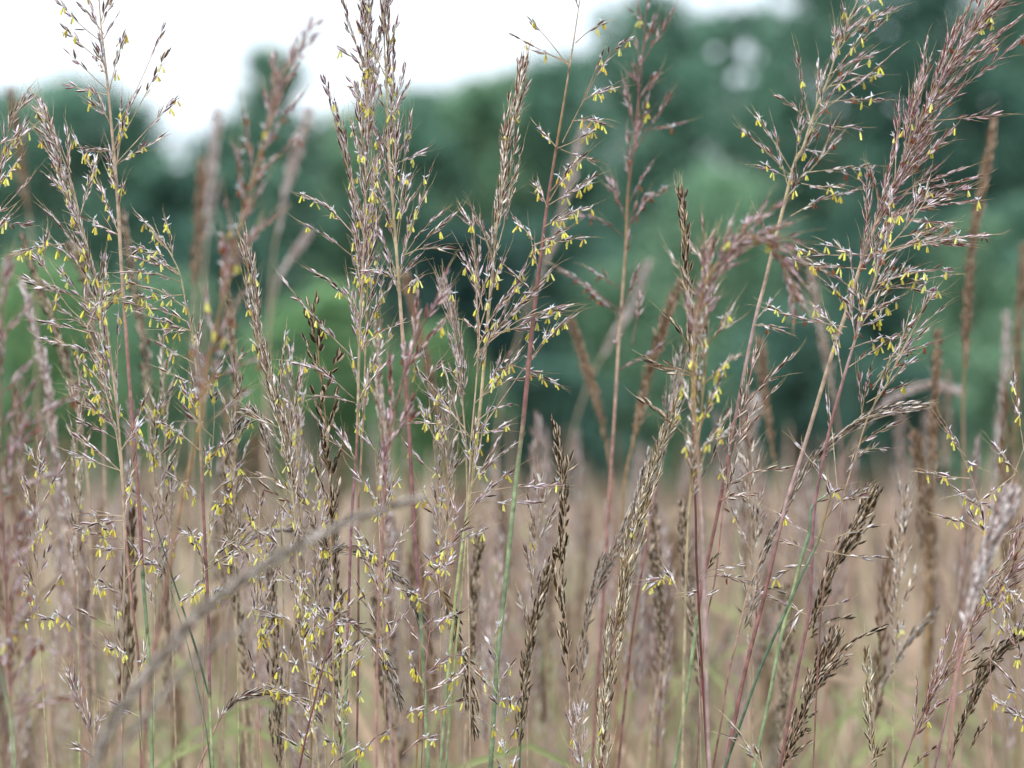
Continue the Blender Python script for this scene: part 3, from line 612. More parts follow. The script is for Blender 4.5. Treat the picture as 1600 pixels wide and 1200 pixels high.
# 27 arches left bottom
plant('ripe grey head drooping in an arch to the right under the blurred diagonal blade', [(652, 958), (640, 925), (615, 893), (585, 873), (550, 858), (520, 860), (500, 890), (492, 950), (488, 1060), (485, 1210)], 1.66, 'grey', 4, [(800, 'tan'), (1200, 'brown')], pl=330, nb=18, bl=(80, 140), wr=12, dense=True, flow=0, bare=.05, spacing=8.5, awns=.04, fuzz=.2)
plant('second ripe arch drooping right lower down, a thin brown rope of seeds', [(622, 1090), (612, 1055), (592, 1016), (565, 985), (535, 965), (500, 955), (470, 970), (455, 1020), (448, 1090), (445, 1210)], 1.65, 'grey', 4, [(900, 'tan'), (1200, 'brown')], pl=300, nb=14, bl=(80, 140), wr=9, dense=True, flow=0, bare=.05, spacing=8.5, awns=.04, fuzz=.3)
plant('low ripe arch bending from a pink stem near the bottom left of centre', [(488, 1112), (470, 1096), (445, 1086), (420, 1082), (390, 1086), (362, 1098), (340, 1130), (325, 1165), (306, 1210)], 1.62, 'grey', 3.5, [(1000, 'mauve'), (1130, 'pink'), (1200, 'pink')], pl=190, nb=12, bl=(70, 120), wr=8, dense=True, flow=0, bare=.03, spacing=8, awns=.04, fuzz=.5)
plant('faint ripe arch reaching left to right behind the yellow anthers, lower left', [(478, 838), (450, 828), (420, 828), (390, 838), (370, 870), (360, 930), (352, 1050), (348, 1210)], 1.78, 'grey', 3.5, [(800, 'grey'), (1200, 'pink')], pl=160, nb=8, bl=(60, 100), wr=8, dense=True, flow=0, bare=.03, spacing=8, awns=.04, fuzz=.3)
plant('black ripe head curving down right between the two green stems, low centre', [(740, 1130), (734, 1085), (727, 1036), (712, 985), (695, 935), (676, 905), (668, 900), (660, 950), (655, 1080), (650, 1210)], 1.64, 'mature', 3.5, [(900, 'brown'), (1200, 'brown')], pl=240, nb=13, bl=(70, 120), wr=9, dense=True, flow=0, bare=.05, spacing=9, awns=.05, fuzz=.3, SL=24)
plant('plump blackish seed head hidden among the flowering twigs left of centre', [(488, 478), (494, 530), (503, 600), (510, 670), (514, 740), (516, 830), (520, 950), (522, 1210)], 1.60, 'mature', 4, [(600, 'brown'), (1200, 'tan')], pl=400, nb=16, bl=(50, 90), ang=(10, 30), flow=0, bare=.15, spacing=10, awns=.15, fuzz=.3, SW=3.4, SL=20)
plant('dark striped ripe head beside the central purple stem near the bottom', [(520, 780), (520, 850), (524, 920), (528, 1000), (530, 1080), (532, 1210)], 1.67, 'mature', 4, [(600, 'brown'), (1200, 'tan')], pl=430, nb=20, bl=(70, 120), wr=14, dense=True, flow=0, bare=.05, spacing=9, awns=.05, fuzz=.4)
plant('ripe brown head standing straight at the bottom left of centre', [(424, 860), (424, 930), (428, 1000), (432, 1080), (436, 1210)], 1.70, 'mature', 4, [(600, 'brown'), (1200, 'tan')], pl=400, nb=20, bl=(70, 120), wr=16, dense=True, flow=0, bare=.05, spacing=9, awns=.05, fuzz=.4)
# flowering fill, low centre left
plant('low flowering stalk among ripe heads left of the central purple stem', [(440, 820), (450, 880), (462, 960), (476, 1040), (488, 1120), (500, 1210)], 1.57, 'flower', 2.6, [(800, 'straw'), (1200, 'straw')], pl=400, nb=16, bl=(50, 100), ang=(25, 60), flow=.55, spacing=12)
plant('low flowering stalk with many anthers just left of the bottom purple stem', [(520, 900), (520, 980), (528, 1050), (535, 1120), (540, 1210)], 1.57, 'flower', 2.6, [(800, 'straw'), (1150, 'ygreen')], pl=380, nb=16, bl=(40, 80), ang=(20, 60), flow=.6, spacing=12)
plant('flowering sprays crossing the twin green stems low at centre', [(716, 800), (700, 860), (684, 920), (672, 985), (664, 1060), (658, 1210)], 1.57, 'flower', 2.2, [(800, 'pink'), (1200, 'dpink')], pl=330, nb=8, bl=(40, 80), ang=(30, 70), flow=.6, spacing=12, br=[('F', 640, 260, 930, 85, .2), ('F', 640, 310, 790, 240, .1), ('F', 620, 450, 700, 380, .1), ('F', 640, 540, 780, 495, .2), ('F', 650, 760, 850, 640, .1), ('F', 670, 830, 840, 740, .1), ('F', 560, 1120, 700, 1040, .3), ('F', 560, 940, 650, 910, .1)])
plant('dark wiry stem slanting from the bottom towards the low flowering heads', [(528, 960), (515, 1005), (500, 1060), (488, 1110), (476, 1160), (466, 1210)], 1.55, 'flower', 3.4, [(900, 'dpink'), (1200, 'maroon')], pl=60, nb=2, bl=(25, 40), ang=(20, 40), flow=.5, br=[('F', 205, 540, 330, 510, .1), ('F', 205, 560, 140, 460, .1)])
plant('small flowering tufts along a green stalk near the bottom, left of the dark spike', [(772, 990), (778, 1050), (782, 1110), (788, 1160), (792, 1210)], 1.56, 'flower', 2.6, [(900, 'ygreen'), (1200, 'green')], pl=250, nb=12, bl=(30, 60), ang=(20, 50), flow=.6, spacing=12)
plant('lowest pale flowering tuft at the bottom edge between dark spike and rose stem', [(905, 1118), (902, 1150), (908, 1180), (912, 1210)], 1.56, 'silver', 2.4, [(900, 'straw'), (1200, 'tan')], pl=130, nb=10, bl=(40, 60), ang=(10, 24), flow=.05)
plant('small golden spike standing alone near the bottom right', [(1355, 1035), (1358, 1080), (1360, 1120), (1362, 1160), (1366, 1210)], 1.60, 'olive', 2.6, [(900, 'straw'), (1200, 'straw')], pl=190, nb=10, bl=(50, 80), wr=8, dense=True, flow=0, bare=.05, spacing=9, awns=.3, fuzz=.5, br=[('J', 880, 1180, 960, 1080, .2)])
plant('short bent ripe twig lying across the green stem at the bottom right', [(1148, 1152), (1165, 1162), (1178, 1180), (1190, 1198), (1196, 1215)], 1.56, 'brown', 2, [(900, 'tan'), (1200, 'tan')], pl=70, nb=5, bl=(30, 50), ang=(6, 18), flow=0, awns=.3)
plant('whitish mauve brush low at the far left above the bottom edge', [(114, 1062), (120, 1090), (132, 1120), (143, 1155), (150, 1210)], 1.60, 'silver', 3, [(900, 'mauve'), (1200, 'pink')], pl=120, nb=12, bl=(40, 70), ang=(6, 18), flow=0, br=[('C', 440, 1140, 350, 1080, .3)])
# flowering fill, lower left and mid left
plant('thin green stalk with scattered small flower tufts, lower left', [(238, 840), (258, 895), (275, 950), (291, 1000), (305, 1060), (322, 1140), (330, 1210)], 1.60, 'flower', 2.4, [(800, 'straw'), (900, 'green'), (1200, 'dgreen')], pl=100, nb=5, bl=(20, 45), ang=(40, 80), flow=.3)
plant('fine thread like stalk with drooping flower pairs, left of the green jointed stem', [(150, 900), (165, 960), (185, 1000), (200, 1040), (215, 1100), (225, 1210)], 1.57, 'flower', 1.8, [(800, 'straw'), (1200, 'ygreen')], pl=230, nb=8, bl=(40, 70), ang=(35, 75), flow=.6, spacing=13)
plant('flowering twigs filling the gap between arched head and striped head, left', [(330, 560), (335, 640), (330, 740), (326, 850), (320, 960), (316, 1210)], 1.64, 'flower', 2.6, [(800, 'straw'), (1200, 'pink')], pl=420, nb=18, bl=(50, 100), ang=(25, 60), flow=.4, spacing=11)
plant('grey ripe twig cluster drooping left at the foot of the striped head', [(372, 672), (385, 648), (402, 650), (420, 700), (435, 780), (442, 900), (446, 1210)], 1.63, 'grey', 3, [(600, 'grey'), (1200, 'tan')], pl=150, nb=10, bl=(40, 70), wr=9, dense=True, flow=0, bare=.05, spacing=8, awns=.1, fuzz=.6)
plant('flowering stalk threading the twigs right of the pale centre stalk', [(665, 560), (672, 640), (680, 720), (686, 800), (688, 900), (690, 1210)], 1.64, 'flower', 2.6, [(600, 'tan'), (1200, 'tan')], pl=360, nb=14, bl=(40, 80), ang=(20, 50), flow=.4, spacing=12)
# reddish blurred twig right of centre stalk
plant('blurred dark red twig cluster leaning right behind the pale centre stalk', [(692, 440), (675, 480), (656, 518), (640, 560), (625, 610), (610, 680), (600, 780), (590, 1000), (588, 1210)], 1.46, 'rust', 4, [(600, 'dpink'), (1200, 'pink')], pl=340, nb=9, bl=(70, 120), ang=(6, 24), flow=.08, rust=.5, bare=.1, spacing=8, SW=2.9)
plant('dense striped pinkish brown head rising through the middle, just left of the pale centre stalk', [(590, 520), (592, 600), (600, 700), (602, 800), (600, 900), (606, 1000), (612, 1210)], 1.80, 'brown', 4, [(600, 'pink'), (1200, 'mauve')], pl=420, nb=15, bl=(70, 120), wr=12, dense=True, flow=.02, bare=.05, spacing=8, awns=.3)
# slightly soft, behind the focus plane
GB = 'softly blurred grass heads behind the sharp stalks'
def soft(label, ax, D, kind='brown', pl=300, wr=15, nb=16, cols=((0, 'tan'), (900, 'tan')), SW=2.7, w=5, **kw):
    a = dict(dense=True, flow=0, bare=.03, spacing=8.5, awns=.12, fuzz=.25, diverge=.22, bl=(80, 140)); a.update(kw)
    plant(label, ax, D, kind, w, list(cols), pl=pl, nb=nb, wr=wr, SW=SW, group=GB, **a)
soft('blurred whitish plume bending left at the left edge above the pink haze', [(38, 455), (50, 500), (66, 560), (80, 650), (92, 740), (105, 830), (115, 884), (128, 1036), (138, 1210)], 1.92, 'silver', pl=480, wr=11, cols=[(600, 'pink'), (1200, 'pink')], nb=22)
soft('blurred dark brown head at far left under the flowering tips', [(40, 380), (60, 450), (86, 510), (101, 560), (125, 650), (140, 800), (150, 1210)], 1.9, 'mature', pl=420, wr=11)
soft('blurred dark brown head behind the feathery column at left', [(118, 395), (134, 440), (148, 535), (160, 610), (164, 760), (170, 1210)], 1.95, 'mature', pl=320, wr=11)
soft('blurred brown head behind the tall pink stalk near the arching flowers', [(192, 340), (205, 420), (222, 520), (232, 620), (238, 800), (240, 1210)], 2.0, 'mature', pl=400, wr=13)
soft('narrow dark head behind the reddish blurred head, left of centre', [(352, 430), (360, 500), (368, 580), (368, 680), (360, 800), (366, 950), (380, 1100), (388, 1210)], 1.85, 'mature', pl=520, wr=9, nb=20)
soft('dark narrow head running down beside the arching ripe heads, lower left', [(352, 700), (356, 800), (365, 900), (378, 1000), (390, 1100), (400, 1210)], 1.8, 'mature', pl=420, wr=12, nb=20)
soft('tall blurred brown spike near the right edge with its narrow tip high', [(1552, 195), (1540, 270), (1524, 350), (1514, 450), (1508, 560), (1505, 640), (1506, 800), (1500, 1210)], 2.1, 'umber', pl=520, wr=10, SW=3.6, nb=36, cols=[(600, 'brown'), (900, 'pink')])
soft('blurred straw spike right of the tall brown spike', [(1572, 500), (1572, 560), (1564, 650), (1555, 740), (1550, 850), (1545, 1210)], 2.5, 'silver', pl=460, wr=12, SW=3.6, cols=[(600, 'tan'), (900, 'tan')])
soft('blurred brown spike with rough outline at right, left of the tall one', [(1464, 530), (1462, 600), (1458, 700), (1454, 800), (1450, 900), (1446, 1210)], 2.0, 'umber', pl=420, wr=10, SW=3.4, cols=[(600, 'brown'), (900, 'brown')])
soft('ragged brown head low at right under the rough spike', [(1432, 690), (1440, 760), (1448, 840), (1452, 920), (1450, 1020), (1448, 1210)], 2.0, 'umber', pl=300, wr=20, cols=[(600, 'brown'), (900, 'brown')])
soft('blurred brown spike cut by the right edge', [(1598, 395), (1594, 480), (1590, 560), (1588, 650), (1588, 750), (1590, 1210)], 2.3, 'umber', pl=420, wr=13, nb=22, cols=[(600, 'brown'), (900, 'brown')])
soft('blurred pinkish tan spike leaning left behind the rose stems at right', [(1270, 432), (1280, 500), (1295, 580), (1308, 650), (1318, 760), (1325, 900), (1330, 1210)], 2.4, 'brown', pl=320, wr=15, SW=3.4, cols=[(600, 'pink'), (900, 'pink')])
soft('thin blurred brown spike behind the long ripe twig, right of centre', [(1188, 545), (1196, 620), (1205, 690), (1215, 760), (1225, 900), (1230, 1210)], 2.1, 'umber', pl=250, wr=10, cols=[(600, 'brown'), (900, 'tan')])
soft('blurred brown head leaning left in the gap at centre right', [(897, 515), (915, 570), (935, 640), (950, 710), (958, 800), (960, 1210)], 2.1, 'umber', pl=260, wr=12, cols=[(600, 'brown'), (900, 'pink')])
soft('blurred brown head crossing right of the rusty stalk towards the dark spike', [(1058, 450), (1035, 520), (1010, 600), (992, 680), (975, 760), (968, 900), (960, 1210)], 1.95, 'umber', pl=330, wr=13, cols=[(600, 'brown'), (900, 'brown')])
soft('curved blurred brown spike right of the pale centre stalk', [(636, 440), (650, 500), (668, 570), (685, 650), (696, 738), (704, 820), (708, 1210)], 2.2, 'umber', pl=380, wr=14, SW=3.4, nb=22, cols=[(600, 'brown'), (900, 'brown')])
soft('very blurred pale plume below the sky notch, left', [(340, 180), (334, 240), (328, 300), (322, 380), (318, 480), (316, 700), (318, 1210)], 2.8, 'silver', pl=360, wr=22, SW=4, cols=[(600, 'tan'), (900, 'tan')])
soft('blurred plume leaning right beside the reddish head, under the sky', [(480, 180), (462, 240), (446, 300), (434, 360), (424, 440), (415, 700), (410, 1210)], 2.7, 'silver', pl=330, wr=17, SW=4, cols=[(600, 'tan'), (900, 'tan')])
soft('blurred forked plume leaning right at left centre', [(478, 370), (450, 410), (432, 450), (420, 520), (412, 700), (408, 1210)], 2.7, 'silver', pl=180, wr=14, SW=4, nb=9, cols=[(600, 'tan'), (900, 'tan')])
soft('blurred brown plume at the far left edge beneath the first tree', [(18, 150), (28, 220), (38, 290), (48, 360), (56, 480), (60, 1210)], 2.6, 'umber', pl=330, wr=18, SW=4, cols=[(600, 'tan'), (900, 'tan')])
soft('blurred brown plume immediately left of the pale plume below the sky notch', [(316, 260), (312, 330), (306, 420), (302, 520), (300, 800), (300, 1210)], 2.4, 'umber', pl=320, wr=14, SW=3.6, cols=[(600, 'tan'), (900, 'tan')])
soft('blurred pale plume slanting behind the dark rose stem at centre', [(912, 205), (895, 260), (880, 320), (865, 380), (840, 440), (812, 520), (780, 650), (760, 900), (750, 1210)], 2.7, 'silver', pl=420, wr=15, SW=3.6, cols=[(600, 'tan'), (900, 'tan')])
soft('blurred straw stalk slanting right below the gap, centre right', [(1010, 420), (985, 480), (950, 540), (920, 600), (895, 680), (880, 800), (870, 1210)], 2.9, 'silver', pl=300, wr=14, SW=3.6, cols=[(600, 'tan'), (900, 'tan')])
soft('soft pale arch bending right across the dark gap at right', [(1490, 610), (1450, 602), (1410, 615), (1375, 640), (1340, 680), (1315, 740), (1300, 900), (1295, 1210)], 2.5, 'silver', pl=260, wr=11, SW=3.6, cols=[(600, 'tan'), (900, 'pink')])
soft('soft pinkish plume rising in the haze between rose stem and twig', [(1180, 630), (1165, 690), (1150, 760), (1140, 850), (1135, 950), (1130, 1210)], 2.5, 'silver', pl=300, wr=22, SW=3.6, cols=[(600, 'pink'), (900, 'pink')])
soft('soft greyish brown head standing low between dark spike and plume', [(1022, 800), (1024, 870), (1030, 950), (1034, 1040), (1020, 1120), (1012, 1210)], 1.85, 'mature', pl=330, wr=13)
soft('soft brown head left of the maroon stem near the bottom', [(1066, 800), (1070, 860), (1076, 930), (1086, 1000), (1096, 1080), (1110, 1210)], 1.82, 'mature', pl=360, wr=9)
soft('soft pink white head behind the golden spike at the right', [(1572, 785), (1555, 830), (1540, 870), (1525, 920), (1512, 965), (1500, 1010), (1490, 1100), (1485, 1210)], 1.36, 'silver', pl=200, wr=14, SW=2.6, spacing=6, cols=[(600, 'pink'), (900, 'pink')])
soft('soft dark head left of the bottom rose stem at right', [(1228, 930), (1230, 1000), (1225, 1080), (1222, 1140), (1220, 1210)], 1.9, 'mature', pl=300, wr=16)
soft('soft brown stalk with tapering head between the green stems, low centre', [(748, 850), (742, 930), (736, 1010), (730, 1090), (726, 1210)], 1.8, 'mature', pl=320, wr=12)
soft('soft brown twisted head behind the arching ripe heads', [(586, 950), (590, 1010), (600, 1080), (606, 1140), (612, 1210)], 1.85, 'mature', pl=260, wr=12)
soft('pink stalked soft head left of the pale centre stalk, low', [(604, 740), (608, 830), (612, 900), (614, 1000), (616, 1210)], 1.95, 'silver', pl=300, wr=13, cols=[(600, 'pink'), (900, 'pink')])

# 31 the close, strongly blurred bowed head
plant('blurred grey brown head bowing across the lower left, close to the viewer', [(640, 782), (600, 795), (550, 812), (480, 845), (400, 892), (330, 945), (270, 1005), (215, 1075), (170, 1140), (140, 1210)], 1.16, 'grey', 5, [(800, 'grey'), (1200, 'grey')], pl=760, nb=60, bl=(90, 140), wr=7, dense=True, flow=0, bare=0, spacing=8, awns=0, fuzz=.3, SL=19, SW=2.2, diverge=.12)
plant('very blurred thin strand just under the close bowed head', [(420, 955), (370, 985), (320, 1020), (275, 1060), (235, 1110), (200, 1160), (180, 1210)], 1.10, 'grey', 3, [(800, 'grey'), (1200, 'grey')], pl=330, nb=14, bl=(60, 110), wr=5, dense=True, flow=0, bare=0, spacing=8, awns=0, fuzz=.3, SL=15, SW=1.6, diverge=.12)
# finer flowering and ripe stalks that fill the tangle in the lower half
FILL = [
    ('slender flowering stalk between the two leftmost pink stalks, low', 60, 700, 75, 1210, 1.63, 'flower', 300),
    ('slender flowering stalk crossing the green jointed stem, lower left', 250, 640, 232, 1210, 1.66, 'flower', 330),
    ('thin brown stalk with ripe twigs beside the purple jointed stem', 375, 560, 368, 1210, 1.68, 'brown', 380),
    ('slender flowering stalk behind the blurred bowed head', 405, 760, 412, 1210, 1.62, 'flower', 340),
    ('flowering stalk woven between the dark ripe heads, low left of centre', 500, 700, 508, 1210, 1.61, 'flower', 400),
    ('thin flowering stalk rising between the twin purple stems', 590, 700, 596, 1210, 1.59, 'flower', 380),
    ('thin brown stalk with closed twigs right of the teal jointed stem', 700, 620, 694, 1210, 1.67, 'brown', 420),
    ('small twiggy brown stalk right of the thick green stem', 838, 760, 830, 1210, 1.68, 'brown', 300),
    ('thin ripe stalk rising behind the arching grey seed head at right', 1180, 700, 1168, 1210, 1.70, 'brown', 380),
    ('thin twiggy stalk in the open haze right of the ripe fingers', 1410, 770, 1400, 1210, 1.75, 'brown', 300),
    ('slender brown stalk at the far left under the tree line', 130, 560, 118, 1210, 1.72, 'brown', 400),
    ('slender brown stalk under the arching flowering head', 262, 520, 270, 1210, 1.74, 'brown', 420),
]
for lb_, x0_, y0_, x1_, y1_, D_, k_, pl_ in FILL:
    r_ = random.Random(x0_)
    plant(lb_, [(x0_ + (x1_ - x0_) * t + 7 * math.sin(3 * t + x0_), y0_ + (y1_ - y0_) * t) for t in (0, .15, .35, .6, .8, 1)], D_, k_, 2.6, [(600, 'tan'), (900, r_.choice(['straw', 'tan'])), (1200, r_.choice(['pink', 'ygreen', 'tan']))],
          pl=pl_, nb=15, bl=(50, 95), ang=(12, 48) if k_ == 'flower' else (8, 26), flow=.42 if k_ == 'flower' else .02, bare=.25, spacing=11)

# ================================================================ the meadow behind
def proto(idx, kind, bend, hw, hl, nsp, scol, leafcols):
    rng = random.Random(900 + idx)
    root = bpy.data.objects.new('meadow_grass_stalk', None); C.objects.link(root); root.empty_display_size = .02
    H = 1.6
    a = rng.uniform(0, 6.28); bx, by = math.cos(a) * bend, math.sin(a) * bend
    pts = [np.array([bx * (t ** 2.6), by * (t ** 2.6), H * t - (bend * .35) * t ** 5]) for t in np.linspace(0, 1, 12)]
    cv = Curve(catmull(pts[::-1], 3))
    m = MB(); n = len(cv.p)
    tube(m, cv.p, np.linspace(.0004, .0019, n), [np.array(COL[scol]) * (1 - i / n) + np.array(COL['ygreen']) * .8 * i / n for i in range(n)], 5)
    m.build('stem', M_FIELD, root)
    m = MB()
    for k in range(nsp):
        u = (k + rng.random()) / nsp
        s = u * hl * U
        w = hw * U * min(1, .12 + u / .35) * (1 - .35 * max(0, (u - .7) / .3))
        p = cv.at(s); t = -cv.tan(s); F = frame(t, rng.uniform(0, 6.28))
        r = w * math.sqrt(rng.random())
        d = unit(t + F[:, 0] * rng.uniform(.05, .35))
        spikelet(m, p + F[:, 0] * r, d, kind, rng, 22, 2.5, True)
    m.build('seed_head', M_FIELD, root)
    for k in range(6):
        z = rng.uniform(.45, 1.3); b = cv.at(cv.L - z)
        a = rng.uniform(0, 6.28); o = np.array([math.cos(a), math.sin(a), 0])
        L = rng.uniform(.16, .36); m = MB()
        blade(m, catmull([b, b + o * L * .15 + np.array([0, 0, L * .5]), b + o * L * .45 + np.array([0, 0, L * .8]), b + o * L * .85 + np.array([0, 0, L * rng.uniform(.4, .9)])], 4),
              rng.uniform(.005, .009), COL[rng.choice(leafcols)])
        m.build('leaf_blade', M_FIELD, root)
    return root


def copy_thing(o):
    c = o.copy(); C.objects.link(c)
    for ch in o.children:
        d = ch.copy(); C.objects.link(d); d.parent = c
    return c


PR = [('umber', .06, 12, 330, 150, 'tan', ['sage', 'straw'], 'slim stalk with a narrow brown seed head, out of focus in the meadow'),
      ('silver', .10, 16, 360, 150, 'pink', ['sage', 'tan'], 'pinkish pale stalk with a feathery head, out of focus in the meadow'),
      ('brown', .05, 11, 300, 120, 'tan', ['straw', 'sage'], 'stalk with a striped narrow head, out of focus in the meadow'),
      ('umber', .16, 14, 330, 140, 'straw', ['sage', 'straw'], 'straw stalk with a brown head bending over, out of focus in the meadow'),
      ('grey', .22, 13, 300, 120, 'mauve', ['tan', 'sage'], 'stalk with a nodding grey head, out of focus in the meadow'),
      ('silver', .03, 20, 300, 150, 'tan', ['sage', 'ygreen'], 'upright stalk with a broad pale plume, out of focus in the meadow')]
rng = random.Random(5)
protos = [proto(i, *p[:7]) for i, p in enumerate(PR)]
used = set()
count = 0
tries = 0
while count < 300 and tries < 5000:
    tries += 1
    D = 1.95 + 3.6 * rng.random() ** 1.1
    x = rng.uniform(-100, 1700)
    yt = rng.choices([rng.uniform(540, 660), rng.uniform(640, 770), rng.uniform(770, 950)], [.28, .60, .12])[0]
    if count < 125:
        D = rng.uniform(1.85, 2.9); x = rng.uniform(-60, 980) if rng.random() < .7 else rng.uniform(980, 1660); yt = rng.uniform(470, 860)
    elif D < 2.6: yt = rng.choices([rng.uniform(470, 650), rng.uniform(650, 800), rng.uniform(800, 1050)], [.15, .35, .5])[0]
    if D > 4.5: yt = max(yt, 620)
    if 820 < x < 1000 and yt < 560: continue
    h = CAM_H + (HORIZON - yt) / K * D
    i = rng.choices(range(6), [4, 4, 2, 2, 1.5, 4])[0]
    r = protos[i] if i not in used else copy_thing(protos[i])
    used.add(i)
    s = h / 1.6
    r.rotation_euler = (rng.gauss(0, .035), rng.gauss(0, .075), rng.uniform(0, 6.28))
    r.scale = (1, 1, s)
    tipv = r.rotation_euler.to_matrix() @ Vector((0, 0, h))
    r.location = ((x - 800) / K * D - tipv.x, max(1.85, D - tipv.y), -.02)
    tag(r, PR[i][7], 'grass stalk', 'blurred grass stalks of the meadow: ' + PR[i][7].split(',')[0])
    count += 1

# --- grass beyond counting, from a few metres out to the trees
nr = np.random.default_rng(11)
def mass():
    mb = MB()
    cols = np.array([(.49, .36, .28), (.27, .185, .13), (.60, .48, .37), (.45, .32, .27), (.40, .38, .25), (.46, .43, .29), (.36, .36, .22), (.36, .26, .19), (.55, .44, .35)])
    def ribbons(n, d0, d1, hmin, hmax, w0, w1, top, colw, lean=.12, spread=1.7):
        d = d0 * (d1 / d0) ** nr.random(n)
        x = (nr.random(n) - .5) * 2 * (900 * spread / K * d)
        h = hmin + (hmax - hmin) * nr.random(n)
        w = (w0 + (w1 - w0) * nr.random(n))
        ax, ay = nr.normal(0, lean, n), nr.normal(0, lean, n)
        th = nr.uniform(-.9, .9, n)
        c = cols[nr.choice(len(cols), n, p=colw)] * nr.uniform(.75, 1.2, (n, 1))
        seg = np.array([0, .4, .7, .88, 1.0]); wid = np.array(top)
        V = np.zeros((n, 5, 2, 3))
        for j, (t, ww) in enumerate(zip(seg, wid)):
            px = x + ax * t ** 2.2 * h; py = d + ay * t ** 2.2 * h; pz = h * t * (1 - .12 * t * np.abs(ax))
            dx, dy = np.cos(th) * w * ww / 2, np.sin(th) * w * ww / 2
            V[:, j, 0] = np.stack([px - dx, py - dy, pz], 1); V[:, j, 1] = np.stack([px + dx, py + dy, pz], 1)
        base = np.arange(n)[:, None, None] * 10
        q = np.array([[2 * j, 2 * j + 1, 2 * j + 3, 2 * j + 2] for j in range(4)])[None]
        q = (base + q).reshape(-1, 4)
        cc = np.repeat(c, 4, 0)
        mb.add(V.reshape(-1, 3), q, np.zeros((0, 3), int), cc, np.zeros((0, 3)))
    even = np.array([.18, .16, .14, .14, .08, .08, .06, .08, .08]); even /= even.sum()
    gr = np.array([.05, .04, .10, .04, .28, .24, .20, .03, .02]); gr /= gr.sum()
    ribbons(800, 4.2, 10, 1.35, 1.69, .008, .016, [.15, .12, .4, 1.0, .15], even, .09)
    ribbons(1500, 9, 24, 1.35, 1.74, .014, .03, [.15, .12, .4, 1.0, .15], even, .08)
    ribbons(1500, 3.8, 9, 1.2, 1.63, .010, .020, [.15, .12, .35, 1.0, .15], even, .09)
    ribbons(2200, 7, 16, 1.2, 1.62, .014, .026, [.15, .12, .4, 1.0, .15], even, .09)
    ribbons(2600, 4.5, 12, 1.1, 1.60, .004, .008, [1, .9, .8, .6, .1], even)
    ribbons(4200, 3.5, 12, .7, 1.38, .006, .012, [1, .9, .8, .5, .1], gr, .2)
    ribbons(7000, 8, 30, 1.1, 1.60, .012, .03, [.3, .3, .5, 1.0, .2], even)       # heads
    ribbons(5000, 8, 30, .7, 1.35, .01, .02, [1, .9, .8, .5, .1], gr, .2)
    ribbons(16000, 22, 75, 1.0, 1.55, .03, .07, [.5, .6, .8, 1.0, .2], even)
    ribbons(7000, 22, 75, .8, 1.4, .03, .06, [.8, .8, .8, .7, .2], gr)
    o = mb.build('meadow_grass', M_FIELD, None, None, False)
    tag(o, 'tawny pink and green meadow grass stretching back to the trees', 'grass', kind='stuff')
mass()

# --- ground
gm = bpy.data.meshes.new('ground')
S = 600; NX = 40
v, f = [], []
for i in range(NX + 1):
    for j in range(NX + 1):
        x = -S + 2 * S * i / NX; y = -40 + (S + 40) * 1.6 * (j / NX)
        v.append((x, y, 0 if y < 130 else 0.15 * math.sin(x * .013) * (y - 130) * .01))
for i in range(NX):
    for j in range(NX):
        a = i * (NX + 1) + j; f.append((a, a + NX + 1, a + NX + 2, a + 1))
gm.from_pydata(v, [], f); gm.materials.append(ground_mat())
go = bpy.data.objects.new('ground', gm); C.objects.link(go)
tag(go, 'flat meadow soil under the grass', kind='structure')


# ================================================================ trees
def leafmass(mb, rng_, blobs, n, size, base, light, shade, org=None, holes=()):
    """leaf sized faces spread through clumps; light painted on their upper outer side, shade as scattered dark leaves"""
    blobs = np.array(blobs)            # x,y,z,rx,ry,rz
    vol = blobs[:, 3] * blobs[:, 5]
    idx = rng_.choice(len(blobs), n, p=vol / vol.sum())
    d = rng_.normal(size=(n, 3)); d /= np.linalg.norm(d, axis=1)[:, None]
    r = rng_.random(n) ** .6 * (1 + .25 * rng_.normal(size=n) * .5)
    c = blobs[idx, :3] + d * blobs[idx, 3:6] * r[:, None]
    nrm = d * .6 + rng_.normal(size=(n, 3)) * .5 + np.array([0, 0, .35]); nrm /= np.linalg.norm(nrm, axis=1)[:, None]
    h = rng_.normal(size=(n, 3)); a = np.cross(nrm, h); a /= np.linalg.norm(a, axis=1)[:, None]; b = np.cross(nrm, a)
    s = size * rng_.uniform(.5, 1.3, n)[:, None]
    V = np.stack([c - a * s * .5, c + b * s * .28, c + a * s * .5, c - b * s * .28], 1).reshape(-1, 3)
    q = np.arange(4 * n).reshape(-1, 4)
    bl = rng_.uniform(.92, 1.08, len(blobs))[idx]
    mixv = np.clip(.35 + .5 * d[:, 2] * r + rng_.normal(size=n) * .2, 0, 1)[:, None]  # light from above painted in: colour lightens towards each clump's top
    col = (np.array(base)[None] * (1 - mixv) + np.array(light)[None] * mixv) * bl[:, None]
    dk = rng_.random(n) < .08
    col[dk] = np.array(shade)  # shade inside the crown imitated by random dark leaves
    if holes:
        gx = 800 + (c[:, 0] + org[0]) / (c[:, 1] + org[1]) * K; gy = HORIZON - (c[:, 2] - CAM_H) / (c[:, 1] + org[1]) * K
        keep = np.ones(n, bool)
        for hx, hy, hr in holes: keep &= np.hypot(gx - hx, gy - hy) > hr
        V = V.reshape(n, 4, 3)[keep].reshape(-1, 3); col = col[keep]; q = np.arange(4 * len(col)).reshape(-1, 4)
    mb.add(V, q, np.zeros((0, 3), int), col, np.zeros((0, 3)))


